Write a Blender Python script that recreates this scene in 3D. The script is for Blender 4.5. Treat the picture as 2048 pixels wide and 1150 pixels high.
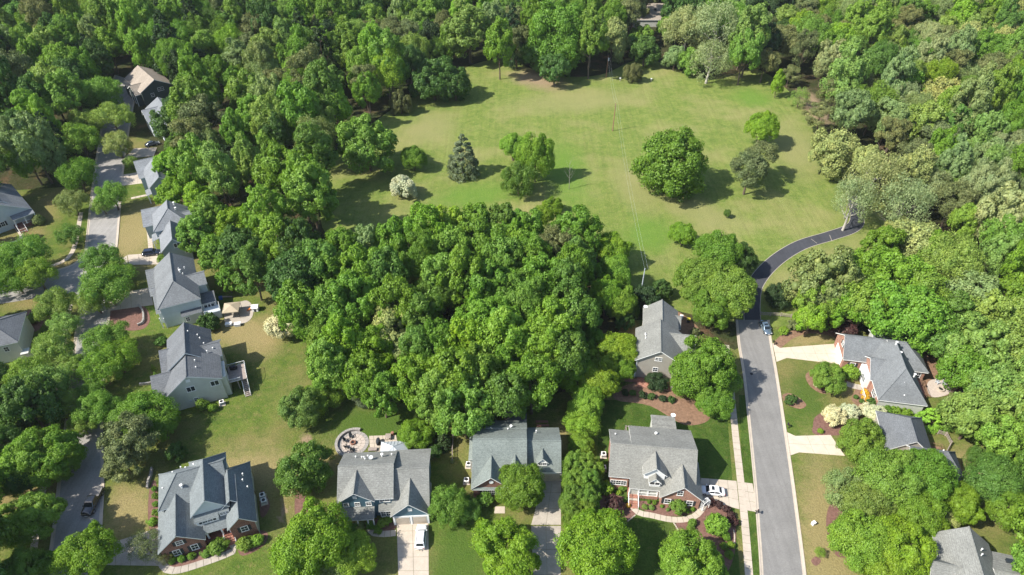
import bpy, bmesh, math, random
import numpy as np
from mathutils import Vector, Matrix
R_ = math.radians
S = bpy.context.scene
for o in list(bpy.data.objects): bpy.data.objects.remove(o, do_unlink=True)
C = S.collection
# ------------------------------------------------------------------ camera
CAM_H, PITCH, FPX = 112.0, R_(39.5), 1365.333
cd = bpy.data.cameras.new('camera'); cam = bpy.data.objects.new('camera', cd); C.objects.link(cam)
cam.location = (0, 0, CAM_H); cam.rotation_euler = (R_(90) - PITCH, 0, 0)
cd.lens = 24; cd.sensor_width = 36; cd.clip_end = 9000; cd.clip_start = 1
S.camera = cam
# ------------------------------------------------------------------ light
SUN_EL, SUN_AZ = 45.0, 22.0          # shadows run towards +X and a little away
w = bpy.data.worlds.new('World'); S.world = w; w.use_nodes = True
wn = w.node_tree; sky = wn.nodes.new('ShaderNodeTexSky'); sky.sky_type = 'NISHITA'; sky.sun_disc = False
sky.sun_elevation = R_(SUN_EL); sky.sun_rotation = R_(270 - SUN_AZ)
bg = wn.nodes['Background']; wn.links.new(sky.outputs[0], bg.inputs[0]); bg.inputs[1].default_value = 0.125
sd = bpy.data.lights.new('sun', 'SUN'); sun = bpy.data.objects.new('sun', sd); C.objects.link(sun)
sd.energy = 4.8; sd.angle = R_(0.5); sd.color = (1.0, 0.95, 0.86)
dv = Vector((math.cos(R_(SUN_EL))*math.cos(R_(SUN_AZ)), math.cos(R_(SUN_EL))*math.sin(R_(SUN_AZ)), -math.sin(R_(SUN_EL))))
sun.rotation_euler = dv.to_track_quat('-Z', 'Y').to_euler(); sun.location = (-100, -40, 160)
S.view_settings.view_transform = 'Standard'; S.view_settings.look = 'None'
S.view_settings.exposure = 0.84; S.view_settings.gamma = 1; S.view_settings.use_curve_mapping = False

def at(px, py, z=0.0):
    """survey helper: photograph pixel -> place in the world at height z"""
    x = (px-1024)/FPX; y = -(py-575)/FPX
    dy = math.cos(PITCH)+y*math.sin(PITCH); dz = -math.sin(PITCH)+y*math.cos(PITCH)
    t = (z-CAM_H)/dz
    return (x*t, dy*t)
def mpp(px, py, z=0.0):              # metres per pixel there
    X, Y = at(px, py, z)
    return (Y*math.cos(PITCH)+(CAM_H-z)*math.sin(PITCH))/FPX
def pix(X, Y, Z):
    f = Y*math.cos(PITCH)-(Z-CAM_H)*math.sin(PITCH); u = Y*math.sin(PITCH)+(Z-CAM_H)*math.cos(PITCH)
    return 1024+FPX*X/f, 575-FPX*u/f

# ------------------------------------------------------------------ materials
MATS = {}
def newmat(name, rough=0.9):
    m = bpy.data.materials.new(name); m.use_nodes = True
    nt = m.node_tree; b = nt.nodes['Principled BSDF']; b.inputs['Roughness'].default_value = rough
    b.inputs['Specular IOR Level'].default_value = 0.25
    MATS[name] = m
    return m, nt, b
def N(nt, t, **kw):
    n = nt.nodes.new(t)
    for k, v in kw.items():
        if k in n.inputs: n.inputs[k].default_value = v
        else: setattr(n, k, v)
    return n
def ramp(nt, src, stops):
    r = nt.nodes.new('ShaderNodeValToRGB'); e = r.color_ramp.elements
    while len(e) < len(stops): e.new(0.5)
    for i, (p, c) in enumerate(stops):
        e[i].position = p; e[i].color = (*c, 1) if len(c) == 3 else c
    nt.links.new(src, r.inputs[0]); return r.outputs[0]
def noise(nt, scale, detail=3, rough=0.55, vec=None, stretch=None, dist=0.0):
    n = N(nt, 'ShaderNodeTexNoise', Scale=scale, Detail=detail, Roughness=rough, Distortion=dist)
    if vec is None: vec = nt.nodes.new('ShaderNodeNewGeometry').outputs['Position']
    if stretch:
        mp = nt.nodes.new('ShaderNodeMapping'); mp.inputs['Scale'].default_value = stretch[:3]
        if len(stretch) > 3: mp.inputs['Rotation'].default_value = (0, 0, stretch[3])
        nt.links.new(vec, mp.inputs[0]); vec = mp.outputs[0]
    nt.links.new(vec, n.inputs['Vector']); return n.outputs['Fac']
def mix(nt, fac, a, b, mode='MIX'):
    m = nt.nodes.new('ShaderNodeMix'); m.data_type = 'RGBA'; m.blend_type = mode
    for s, v in ((0, fac), (6, a), (7, b)):
        if hasattr(v, 'is_linked') or hasattr(v, 'links'): nt.links.new(v, m.inputs[s])
        elif isinstance(v, tuple): m.inputs[s].default_value = (*v, 1)
        else: m.inputs[s].default_value = v
    return m.outputs[2]
def bump(nt, b, h, strength=0.5, dist=0.1):
    n = N(nt, 'ShaderNodeBump', Strength=strength, Distance=dist)
    nt.links.new(h, n.inputs['Height']); nt.links.new(n.outputs[0], b.inputs['Normal'])
def grassmat(name, dark, mid, dry, dryamt=0.5, stripes=None):
    m, nt, b = newmat(name, 1.0); b.inputs['Specular IOR Level'].default_value = 0.05
    n1 = noise(nt, 0.045, 5, 0.6); n2 = noise(nt, 0.35, 5, 0.65, dist=0.6); n3 = noise(nt, 3.0, 4, 0.7)
    base = ramp(nt, n2, [(0.30, dark), (0.62, mid)])
    dm = ramp(nt, n1, [(max(0.02, 0.62-dryamt*0.35), (0, 0, 0)), (0.80-dryamt*0.3, (1, 1, 1))])
    c = mix(nt, dm, base, dry)
    n4 = noise(nt, 0.9, 4, 0.7)
    sp = ramp(nt, n4, [(0.52, (0, 0, 0)), (0.70, (0.55, 0.55, 0.55))])
    c = mix(nt, sp, c, dry)
    f = ramp(nt, n3, [(0.25, (0.62,)*3), (0.75, (1.3,)*3)])
    c = mix(nt, 1.0, c, f, 'MULTIPLY')
    if stripes:
        s = noise(nt, 1.0, 2, 0.5, stretch=stripes)
        c = mix(nt, 1.0, c, ramp(nt, s, [(0.38, (0.94,)*3), (0.62, (1.05,)*3)]), 'MULTIPLY')
    nt.links.new(c, b.inputs['Base Color']); bump(nt, b, n3, 0.9, 0.25)
    return m
def plain(name, col, rough=0.85, var=0.12, scale=1.5, spec=0.25, bumpy=0.0, stretch=None, metal=0.0):
    m, nt, b = newmat(name, rough); b.inputs['Specular IOR Level'].default_value = spec
    b.inputs['Metallic'].default_value = metal
    n1 = noise(nt, scale, 5, 0.65, stretch=stretch); n2 = noise(nt, scale*7, 3, 0.6)
    c = mix(nt, 1.0, col, ramp(nt, n1, [(0.3, (1-var,)*3), (0.7, (1+var,)*3)]), 'MULTIPLY')
    c = mix(nt, 1.0, c, ramp(nt, n2, [(0.3, (1-var*.6,)*3), (0.7, (1+var*.6,)*3)]), 'MULTIPLY')
    nt.links.new(c, b.inputs['Base Color'])
    if bumpy: bump(nt, b, n2, bumpy, 0.1)
    return m
def roofmat(name, col, warm=0.0):
    m, nt, b = newmat(name, 0.95); b.inputs['Specular IOR Level'].default_value = 0.15
    tc = nt.nodes.new('ShaderNodeTexCoord').outputs['Object']
    n1 = noise(nt, 0.35, 5, 0.6, tc); n2 = noise(nt, 2.6, 3, 0.75, tc, (1, 1, 2.5)); n3 = noise(nt, 9, 2, 0.7, tc)
    c = mix(nt, 1.0, col, ramp(nt, n2, [(0.3, (0.74,)*3), (0.7, (1.25,)*3)]), 'MULTIPLY')
    c = mix(nt, 1.0, c, ramp(nt, n3, [(0.3, (0.75,)*3), (0.7, (1.22,)*3)]), 'MULTIPLY')
    c = mix(nt, 1.0, c, ramp(nt, n1, [(0.3, (0.86,)*3), (0.7, (1.1,)*3)]), 'MULTIPLY')
    wv = N(nt, 'ShaderNodeTexWave', Scale=1.6, Distortion=0.4, bands_direction='Z')
    nt.links.new(tc, wv.inputs['Vector'])
    c = mix(nt, 1.0, c, ramp(nt, wv.outputs['Fac'], [(0.0, (0.90,)*3), (0.4, (1.03,)*3)]), 'MULTIPLY')
    nt.links.new(c, b.inputs['Base Color']); bump(nt, b, n3, 0.5, 0.05)
    return m
def sidingmat(name, col):
    m, nt, b = newmat(name, 0.7)
    tc = nt.nodes.new('ShaderNodeTexCoord').outputs['Object']
    wv = N(nt, 'ShaderNodeTexWave', Scale=1.4, Distortion=0.0, bands_direction='Z', wave_profile='SAW')
    nt.links.new(tc, wv.inputs['Vector'])
    n1 = noise(nt, 0.8, 4, 0.6, tc)
    c = mix(nt, 1.0, col, ramp(nt, n1, [(0.3, (0.92,)*3), (0.7, (1.05,)*3)]), 'MULTIPLY')
    nt.links.new(c, b.inputs['Base Color']); bump(nt, b, wv.outputs['Fac'], 0.6, 0.05)
    return m
def brickmat(name, col, mortar):
    m, nt, b = newmat(name, 0.9)
    tc = nt.nodes.new('ShaderNodeTexCoord').outputs['Object']
    # planar brick pattern on both wall directions: use (x+y, z)
    sx = nt.nodes.new('ShaderNodeSeparateXYZ'); nt.links.new(tc, sx.inputs[0])
    ad = nt.nodes.new('ShaderNodeMath'); ad.operation = 'ADD'; nt.links.new(sx.outputs[0], ad.inputs[0]); nt.links.new(sx.outputs[1], ad.inputs[1])
    cb = nt.nodes.new('ShaderNodeCombineXYZ'); nt.links.new(ad.outputs[0], cb.inputs[0]); nt.links.new(sx.outputs[2], cb.inputs[1])
    bt = N(nt, 'ShaderNodeTexBrick', Scale=4.0)
    bt.inputs['Color1'].default_value = (*col, 1); bt.inputs['Color2'].default_value = (col[0]*.7, col[1]*.7, col[2]*.75, 1)
    bt.inputs['Mortar'].default_value = (*mortar, 1); bt.inputs['Mortar Size'].default_value = 0.02
    nt.links.new(cb.outputs[0], bt.inputs['Vector'])
    n1 = noise(nt, 0.9, 4, 0.6, tc)
    c = mix(nt, 1.0, bt.outputs['Color'], ramp(nt, n1, [(0.3, (0.8,)*3), (0.7, (1.15,)*3)]), 'MULTIPLY')
    nt.links.new(c, b.inputs['Base Color'])
    return m
def leafmat(name, trans=0.3, var=0.35):
    m = bpy.data.materials.new(name); m.use_nodes = True; nt = m.node_tree; nt.nodes.clear(); MATS[name] = m
    out = nt.nodes.new('ShaderNodeOutputMaterial')
    oi = nt.nodes.new('ShaderNodeObjectInfo'); ge = nt.nodes.new('ShaderNodeNewGeometry')
    rp = ramp(nt, ge.outputs['Random Per Island'], [(0.0, (1-var, 1-var*.9, 1-var)), (0.6, (1, 1, 1)), (1.0, (1+var*1.25, 1+var*.95, 1+var*.4))])
    c = mix(nt, 1.0, oi.outputs['Color'], rp, 'MULTIPLY')
    n1 = noise(nt, 0.35, 3, 0.6)
    c = mix(nt, 1.0, c, ramp(nt, n1, [(0.3, (0.85, 0.92, 0.85)), (0.7, (1.18, 1.08, 1.0))]), 'MULTIPLY')
    d = nt.nodes.new('ShaderNodeBsdfDiffuse'); t = nt.nodes.new('ShaderNodeBsdfTranslucent'); g = N(nt, 'ShaderNodeBsdfGlossy', Roughness=0.55)
    nt.links.new(c, d.inputs[0])
    tc = mix(nt, 1.0, c, (1.25, 1.35, 0.5), 'MULTIPLY'); nt.links.new(tc, t.inputs[0])
    g.inputs[0].default_value = (0.7, 0.8, 0.6, 1)
    m1 = nt.nodes.new('ShaderNodeMixShader'); m1.inputs[0].default_value = trans
    nt.links.new(d.outputs[0], m1.inputs[1]); nt.links.new(t.outputs[0], m1.inputs[2])
    m2 = nt.nodes.new('ShaderNodeMixShader'); m2.inputs[0].default_value = 0.035
    nt.links.new(m1.outputs[0], m2.inputs[1]); nt.links.new(g.outputs[0], m2.inputs[2])
    nt.links.new(m2.outputs[0], out.inputs[0]); return m
def glossm(name, col, rough=0.15, metal=0.0, coat=0.0):
    m, nt, b = newmat(name, rough); b.inputs['Base Color'].default_value = (*col, 1)
    b.inputs['Metallic'].default_value = metal; b.inputs['Specular IOR Level'].default_value = 0.5
    b.inputs['Coat Weight'].default_value = coat; b.inputs['Coat Roughness'].default_value = 0.08
    return m

M_MEADOW = grassmat('meadow grass', (0.106, 0.162, 0.032), (0.176, 0.218, 0.052), (0.246, 0.240, 0.090), 0.42, (0.9, 0.04, 1, 0.05))
M_LAWN = grassmat('lawn grass', (0.058, 0.105, 0.018), (0.115, 0.155, 0.030), (0.215, 0.175, 0.072), 0.50)
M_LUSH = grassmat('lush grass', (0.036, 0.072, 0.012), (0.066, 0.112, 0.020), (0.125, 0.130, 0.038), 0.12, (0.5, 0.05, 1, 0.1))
M_DRY = grassmat('dry grass', (0.090, 0.110, 0.030), (0.150, 0.155, 0.048), (0.260, 0.205, 0.100), 0.60)
M_TAN = plain('bare soil', (0.27, 0.205, 0.125), 1, 0.3, 0.8, 0.05, 0.4)
M_FLOOR = None
def floormat():
    m, nt, b = newmat('woodland floor', 1.0); b.inputs['Specular IOR Level'].default_value = 0.05
    n1 = noise(nt, 0.12, 5, 0.6); n2 = noise(nt, 1.5, 5, 0.7)
    c = ramp(nt, n1, [(0.35, (0.030, 0.045, 0.014)), (0.55, (0.050, 0.050, 0.022)), (0.70, (0.11, 0.068, 0.040))])
    c = mix(nt, 1.0, c, ramp(nt, n2, [(0.3, (0.55,)*3), (0.7, (1.35,)*3)]), 'MULTIPLY')
    nt.links.new(c, b.inputs['Base Color']); bump(nt, b, n2, 0.8, 0.3); return m
M_FLOOR = floormat()
def asphaltm(name, col, var):
    m, nt, b = newmat(name, 0.95); b.inputs['Specular IOR Level'].default_value = 0.2
    n1 = noise(nt, 0.25, 5, 0.6); n2 = noise(nt, 4.0, 4, 0.7); n0 = noise(nt, 0.9, 2, 0.5, stretch=(1.2, 0.05, 1, -0.1))
    c = mix(nt, 1.0, col, ramp(nt, n1, [(0.3, (1-var,)*3), (0.7, (1+var,)*3)]), 'MULTIPLY')
    c = mix(nt, 1.0, c, ramp(nt, n2, [(0.3, (0.88,)*3), (0.7, (1.12,)*3)]), 'MULTIPLY')
    c = mix(nt, 1.0, c, ramp(nt, n0, [(0.35, (0.93,)*3), (0.65, (1.06,)*3)]), 'MULTIPLY')
    vo = N(nt, 'ShaderNodeTexVoronoi', Scale=0.22, feature='DISTANCE_TO_EDGE'); wv = noise(nt, 1.2, 3, 0.6)
    ge = nt.nodes.new('ShaderNodeNewGeometry'); av = nt.nodes.new('ShaderNodeVectorMath'); av.operation = 'ADD'
    nn = N(nt, 'ShaderNodeTexNoise', Scale=0.8); nt.links.new(ge.outputs['Position'], nn.inputs['Vector'])
    nt.links.new(ge.outputs['Position'], av.inputs[0]); nt.links.new(nn.outputs['Color'], av.inputs[1]); nt.links.new(av.outputs[0], vo.inputs['Vector'])
    c = mix(nt, 1.0, c, ramp(nt, vo.outputs['Distance'], [(0.0, (0.90,)*3), (0.004, (0.93,)*3), (0.012, (1, 1, 1))]), 'MULTIPLY')
    nt.links.new(c, b.inputs['Base Color']); bump(nt, b, n2, 0.2, 0.03); return m
M_ROAD = asphaltm('grey asphalt', (0.190, 0.184, 0.174), 0.10)
M_ROADL = asphaltm('pale worn asphalt', (0.275, 0.262, 0.245), 0.10)
M_DRIVE = asphaltm('dark asphalt', (0.052, 0.054, 0.062), 0.12)
M_CONC = plain('pale concrete', (0.43, 0.37, 0.30), 0.9, 0.10, 0.6, 0.2)
M_CONCB = plain('bright concrete', (0.50, 0.435, 0.345), 0.9, 0.10, 0.6, 0.2)
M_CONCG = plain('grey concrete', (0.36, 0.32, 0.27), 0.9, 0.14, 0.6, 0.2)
M_MULCH = plain('brown mulch', (0.175, 0.098, 0.078), 1, 0.30, 2.0, 0.05, 0.7)
M_STRAW = plain('pine straw', (0.21, 0.130, 0.085), 1, 0.30, 1.5, 0.05, 0.7)
M_STONE = plain('grey stone', (0.30, 0.28, 0.26), 0.9, 0.3, 3, 0.2, 0.5)
M_PAVER = plain('paver', (0.42, 0.36, 0.31), 0.9, 0.15, 3, 0.2)
M_BARK = plain('bark', (0.13, 0.10, 0.075), 0.95, 0.3, 3, 0.1, 0.5)
M_PALEBARK = plain('pale bark', (0.42, 0.39, 0.34), 0.9, 0.25, 3, 0.1, 0.3)
M_TRIM = plain('white trim', (0.78, 0.78, 0.76), 0.6, 0.04, 1)
M_WHITE = plain('white paint', (0.75, 0.75, 0.73), 0.6, 0.04, 1)
M_BLACK = plain('black metal', (0.02, 0.02, 0.022), 0.5, 0.1, 3)
M_WOOD = plain('weathered wood', (0.30, 0.25, 0.22), 0.85, 0.2, 2, 0.2, 0.2)
M_REDWOOD = plain('red brown wood', (0.24, 0.12, 0.09), 0.85, 0.2, 2)
M_POLE = plain('pole wood', (0.26, 0.13, 0.09), 0.9, 0.2, 2)
M_GREYM = plain('grey metal', (0.42, 0.45, 0.48), 0.45, 0.06, 1, 0.5)
M_GLASS = glossm('window glass', (0.028, 0.036, 0.045), 0.08)
M_CARGLASS = glossm('car glass', (0.015, 0.02, 0.025), 0.05)
M_TYRE = plain('tyre rubber', (0.02, 0.02, 0.02), 0.9, 0.1, 3)
M_RIM = glossm('rim alloy', (0.5, 0.5, 0.52), 0.3, 0.8)
M_LAMP = glossm('headlamp lens', (0.7, 0.7, 0.7), 0.1)
M_TAIL = glossm('tail lamp lens', (0.35, 0.02, 0.02), 0.2)
M_SHUT = plain('dark shutter', (0.03, 0.035, 0.04), 0.7, 0.1, 2)
M_BRICK = brickmat('red brick', (0.21, 0.075, 0.05), (0.30, 0.26, 0.22))
M_BRICKL = brickmat('light red brick', (0.37, 0.165, 0.11), (0.42, 0.36, 0.30))
M_LEAF = leafmat('broad leaves', 0.32, 0.20)
M_NEEDLE = leafmat('needles', 0.15, 0.26)
M_BLOOM = leafmat('blossom', 0.08, 0.26)

# ------------------------------------------------------------------ object helpers
def tag(o, label=None, cat=None, group=None, kind=None):
    if label: o['label'] = label
    if cat: o['category'] = cat
    if group: o['group'] = group
    if kind: o['kind'] = kind
    return o
def empty(name, loc=(0, 0, 0), rz=0.0):
    o = bpy.data.objects.new(name, None); o.empty_display_size = 0.5
    o.location = loc; o.rotation_euler = (0, 0, rz); C.objects.link(o); return o
def mesh(name, vs, fs, mats, idx=None, smooth=False):
    me = bpy.data.meshes.new(name); me.from_pydata([tuple(v) for v in vs], [], fs)
    for m in (mats if isinstance(mats, (list, tuple)) else [mats]): me.materials.append(m)
    if idx: me.polygons.foreach_set('material_index', idx)
    if smooth: me.polygons.foreach_set('use_smooth', [True]*len(me.polygons))
    me.update(); return me
def obj(name, me, parent=None, loc=None, rz=None):
    o = bpy.data.objects.new(name, me); C.objects.link(o)
    if parent: o.parent = parent
    if loc is not None: o.location = loc
    if rz is not None: o.rotation_euler = (0, 0, rz)
    return o
class MB:
    """collects simple solids into one mesh"""
    def __init__(s): s.v = []; s.f = []; s.i = []
    def add(s, vs, fs, i=0):
        b = len(s.v); s.v += [tuple(v) for v in vs]; s.f += [tuple(a+b for a in f) for f in fs]; s.i += [i]*len(fs); return s
    def box(s, x0, y0, z0, x1, y1, z1, i=0, rz=0, o=(0, 0, 0)):
        vs = [(x, y, z) for z in (z0, z1) for x, y in ((x0, y0), (x1, y0), (x1, y1), (x0, y1))]
        c, sn = math.cos(rz), math.sin(rz)
        vs = [(o[0]+x*c-y*sn, o[1]+x*sn+y*c, o[2]+z) for x, y, z in vs]
        return s.add(vs, [(3, 2, 1, 0), (4, 5, 6, 7), (0, 1, 5, 4), (1, 2, 6, 5), (2, 3, 7, 6), (3, 0, 4, 7)], i)
    def cyl(s, p0, p1, r0, r1=None, n=8, i=0):
        p0, p1 = Vector(p0), Vector(p1); r1 = r0 if r1 is None else r1
        d = (p1-p0); q = d.to_track_quat('Z', 'Y')
        vs = [];
        for p, r in ((p0, r0), (p1, r1)):
            for k in range(n):
                a = 2*math.pi*k/n; vs.append(p+q @ Vector((r*math.cos(a), r*math.sin(a), 0)))
        fs = [(k, (k+1) % n, n+(k+1) % n, n+k) for k in range(n)]+[tuple(range(n-1, -1, -1)), tuple(range(n, 2*n))]
        return s.add(vs, fs, i)
    def prism(s, pts, z0, z1, i=0):
        n = len(pts); vs = [(p[0], p[1], z0) for p in pts]+[(p[0], p[1], z1) for p in pts]
        if sum(pts[k][0]*pts[(k+1) % n][1]-pts[(k+1) % n][0]*pts[k][1] for k in range(n)) < 0:
            vs = vs[:n][::-1]+vs[n:][::-1]
        return s.add(vs, [tuple(range(n-1, -1, -1)), tuple(range(n, 2*n))]+[(k, (k+1) % n, n+(k+1) % n, n+k) for k in range(n)], i)
    def build(s, name, mats, parent=None, loc=None, rz=None, smooth=False):
        return obj(name, mesh(name, s.v, s.f, mats, s.i, smooth), parent, loc, rz)

def sheet(name, pts, z, m, world=False, label=None):
    P = [p if world else at(*p) for p in pts]
    bm = bmesh.new(); f = bm.faces.new([bm.verts.new((p[0], p[1], z)) for p in P]); bm.normal_update()
    if f.normal.z < 0: bmesh.ops.reverse_faces(bm, faces=[f])
    bmesh.ops.triangulate(bm, faces=bm.faces[:]); me = bpy.data.meshes.new(name); bm.to_mesh(me); bm.free()
    me.materials.append(m); o = obj(name, me); o['kind'] = 'structure'
    if label: o['label'] = label
    return o
PATCHES = []
def soft(kind, P):
    """worn, dry or fresh patch of ground: an uneven oval kept in the grass material itself"""
    A_ = np.array(P); c = A_.mean(0); u, sv, vt = np.linalg.svd(A_-c, full_matrices=False); sd_ = np.sqrt((((A_-c) @ vt.T)**2).mean(0))
    PATCHES.append((kind, c[0], c[1], sd_[0]*1.45, sd_[1]*1.45, math.atan2(vt[0, 1], vt[0, 0])))
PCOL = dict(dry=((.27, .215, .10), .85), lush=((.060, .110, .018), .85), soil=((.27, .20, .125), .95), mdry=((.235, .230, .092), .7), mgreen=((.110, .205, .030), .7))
def paint_patches(m, kinds):
    nt = m.node_tree; b = nt.nodes['Principled BSDF']; src = b.inputs['Base Color'].links[0].from_socket
    ge = nt.nodes.new('ShaderNodeNewGeometry'); nz = N(nt, 'ShaderNodeTexNoise', Scale=.16, Detail=5, Roughness=.7); nt.links.new(ge.outputs['Position'], nz.inputs['Vector'])
    sb = nt.nodes.new('ShaderNodeVectorMath'); sb.operation = 'MULTIPLY_ADD'; sb.inputs[1].default_value = (9, 9, 0); sb.inputs[2].default_value = (-4.5, -4.5, 0); nt.links.new(nz.outputs['Color'], sb.inputs[0])
    ad = nt.nodes.new('ShaderNodeVectorMath'); ad.operation = 'ADD'; nt.links.new(ge.outputs['Position'], ad.inputs[0]); nt.links.new(sb.outputs[0], ad.inputs[1])
    fine = noise(nt, 1.1, 5, .75); f3 = ramp(nt, noise(nt, 3.0, 4, .7), [(0.25, (0.68,)*3), (0.75, (1.28,)*3)])
    for kd in kinds:
        acc = None
        for k, cx, cy, rx, ry, a in PATCHES:
            if k != kd: continue
            mp = nt.nodes.new('ShaderNodeMapping'); mp.vector_type = 'TEXTURE'; mp.inputs['Location'].default_value = (cx, cy, 0); mp.inputs['Rotation'].default_value = (0, 0, a); mp.inputs['Scale'].default_value = (rx, ry, 1e6)
            nt.links.new(ad.outputs[0], mp.inputs[0]); ln = nt.nodes.new('ShaderNodeVectorMath'); ln.operation = 'LENGTH'; nt.links.new(mp.outputs[0], ln.inputs[0]); o_ = ln.outputs['Value']
            if acc is None: acc = o_
            else: mn = nt.nodes.new('ShaderNodeMath'); mn.operation = 'MINIMUM'; nt.links.new(acc, mn.inputs[0]); nt.links.new(o_, mn.inputs[1]); acc = mn.outputs[0]
        if acc is None: continue
        q = nt.nodes.new('ShaderNodeMath'); q.operation = 'ADD'; nt.links.new(acc, q.inputs[0]); nt.links.new(fine, q.inputs[1])
        hf = nt.nodes.new('ShaderNodeMath'); hf.operation = 'MULTIPLY'; hf.inputs[1].default_value = .5; nt.links.new(q.outputs[0], hf.inputs[0])
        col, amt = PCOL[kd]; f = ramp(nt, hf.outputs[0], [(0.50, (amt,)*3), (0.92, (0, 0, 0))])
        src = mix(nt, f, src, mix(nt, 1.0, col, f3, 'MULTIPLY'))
    nt.links.new(src, b.inputs['Base Color'])
def smoothline(P, n=6):
    out = []
    for k in range(len(P)-1):
        p0 = P[max(k-1, 0)]; p1 = P[k]; p2 = P[k+1]; p3 = P[min(k+2, len(P)-1)]
        for j in range(n):
            t = j/n; out.append(tuple(0.5*((2*b)+(-a+c)*t+(2*a-5*b+4*c-d)*t*t+(-a+3*b-3*c+d)*t**3) for a, b, c, d in zip(p0, p1, p2, p3)))
    out.append(tuple(P[-1])); return out
def blob(pts, n=5):        # closed smooth outline
    P = [at(*p) for p in pts]; L = len(P); out = []
    for k in range(L):
        a0, b0, c0, d0 = P[k-1], P[k], P[(k+1) % L], P[(k+2) % L]
        for j in range(n):
            t = j/n; out.append(tuple(0.5*((2*b)+(-a+c)*t+(2*a-5*b+4*c-d)*t*t+(-a+3*b-3*c+d)*t**3) for a, b, c, d in zip(a0, b0, c0, d0)))
    return out
def offset(P, d):
    out = []
    for k in range(len(P)):
        a = Vector(P[max(k-1, 0)]); b = Vector(P[min(k+1, len(P)-1)]); t = (b-a).normalized()
        out.append((P[k][0]-t.y*d, P[k][1]+t.x*d))
    return out
def strip(name, P, w0, w1, z, m, thick=0.0, kind='structure', parent=None):
    A, B = offset(P, w0), offset(P, w1); n = len(P)
    vs = [(x, y, z) for x, y in A]+[(x, y, z) for x, y in B]
    fs = [(k, n+k, n+k+1, k+1) if w1 < w0 else (k+n, k, k+1, n+k+1) for k in range(n-1)]
    if thick:
        vs += [(x, y, z-thick) for x, y in A]+[(x, y, z-thick) for x, y in B]
        for k in range(n-1):
            fs += [(k, k+1, 2*n+k+1, 2*n+k), (n+k, 3*n+k, 3*n+k+1, n+k+1)]
        fs += [(0, 2*n, 3*n, n), (n-1, 2*n-1, 4*n-1, 3*n-1)]
    o = obj(name, mesh(name, vs, fs, m), parent)
    if kind and not parent: o['kind'] = kind
    return o
def slabs_quad(name, quad, nu, nv, m, z=0.07, gap=0.035, cuts=None):
    """concrete apron laid as separate slabs; quad = 4 world points (a,b,c,d)"""
    root = empty(name, (*quad[0], 0)); root['kind'] = 'structure'
    a, b, c, d = [Vector((*p, 0))-Vector((*quad[0], 0)) for p in quad]
    for i in range(nu):
        for j in range(nv):
            u0, u1 = i/nu, (i+1)/nu; v0, v1 = j/nv, (j+1)/nv
            q = [(a*(1-u)+b*u)*(1-v)+(d*(1-u)+c*u)*v for u, v in ((u0, v0), (u1, v0), (u1, v1), (u0, v1))]
            ce = sum(q, Vector())/4; q = [p+(ce-p).normalized()*gap for p in q]
            MB().prism([(p.x, p.y) for p in q], -0.02, z+random.uniform(-.006, .006)).build('slab', m, root)
    return root
def slabs_line(name, P, w, m, step=1.5, z=0.07, gap=0.03):
    """path laid as slabs along a world polyline"""
    root = empty(name, (*P[0], 0)); root['kind'] = 'structure'
    o = Vector(P[0]); seg = [0]
    for k in range(len(P)-1): seg.append(seg[-1]+(Vector(P[k+1])-Vector(P[k])).length)
    def pt(s):
        for k in range(len(P)-1):
            if s <= seg[k+1] or k == len(P)-2:
                t = (s-seg[k])/(seg[k+1]-seg[k]); a, b = Vector(P[k]), Vector(P[k+1]); return a.lerp(b, t), (b-a).normalized()
    n = max(1, round(seg[-1]/step)); st = seg[-1]/n
    nodes = []
    for k in range(n+1):
        p, _ = pt(k*st); a, _ = pt(max(0, k*st-0.4)); b, _ = pt(min(seg[-1], k*st+0.4)); t = (b-a).normalized()
        nodes.append((p-o, Vector((-t.y, t.x)), t))
    for k in range(n):
        (p, n0, t0), (q, n1, t1) = nodes[k], nodes[k+1]
        pts = [p-n0*w/2+t0*gap, q-n1*w/2-t1*gap, q+n1*w/2-t1*gap, p+n0*w/2+t0*gap]
        MB().prism(pts, -0.02, z+random.uniform(-.006, .006)).build('slab', m, root)
    return root
def APX(*pts): return [at(*p) for p in pts]
random.seed(7); np.random.seed(7)

# ------------------------------------------------------------------ ground
sheet('ground', [(-5000, -800), (5000, -800), (5000, 8000), (-5000, 8000)], 0, M_FLOOR, True)
sheet('meadow', blob([(740, 250), (830, 190), (950, 128), (1020, 122), (1100, 150), (1200, 150), (1290, 118), (1420, 160), (1520, 140), (1640, 245), (1660, 285), (1700, 350), (1800, 440), (1800, 530), (1640, 560), (1600, 645), (1470, 645), (1300, 600), (1180, 500), (1050, 470), (900, 490), (690, 490), (640, 420), (680, 300)]), 0.012, M_MEADOW, True)
sheet('lawn', [(-260, 400), (190, 370), (250, 270), (300, 280), (330, 360), (390, 480), (520, 550), (650, 690), (690, 790), (900, 815), (960, 850), (1180, 760), (1250, 640), (1320, 640), (1470, 700), (1550, 650), (1690, 655), (1800, 680), (1900, 740), (1960, 850), (2010, 900), (2048, 950), (2350, 1000), (2350, 1400), (-260, 1400)], 0.010, M_LAWN)
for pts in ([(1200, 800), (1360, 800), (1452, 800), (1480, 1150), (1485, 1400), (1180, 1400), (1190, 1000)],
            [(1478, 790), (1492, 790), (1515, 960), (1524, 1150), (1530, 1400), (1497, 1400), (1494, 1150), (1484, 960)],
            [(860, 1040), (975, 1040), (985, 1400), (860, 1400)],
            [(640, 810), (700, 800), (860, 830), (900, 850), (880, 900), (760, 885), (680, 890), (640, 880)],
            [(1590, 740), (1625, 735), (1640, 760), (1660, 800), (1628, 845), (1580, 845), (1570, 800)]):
    soft('lush', blob(pts, 4)) if pts[0][0] < 1000 or pts[0][0] == 1590 else sheet('lawn', pts, 0.020, M_LUSH)
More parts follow.
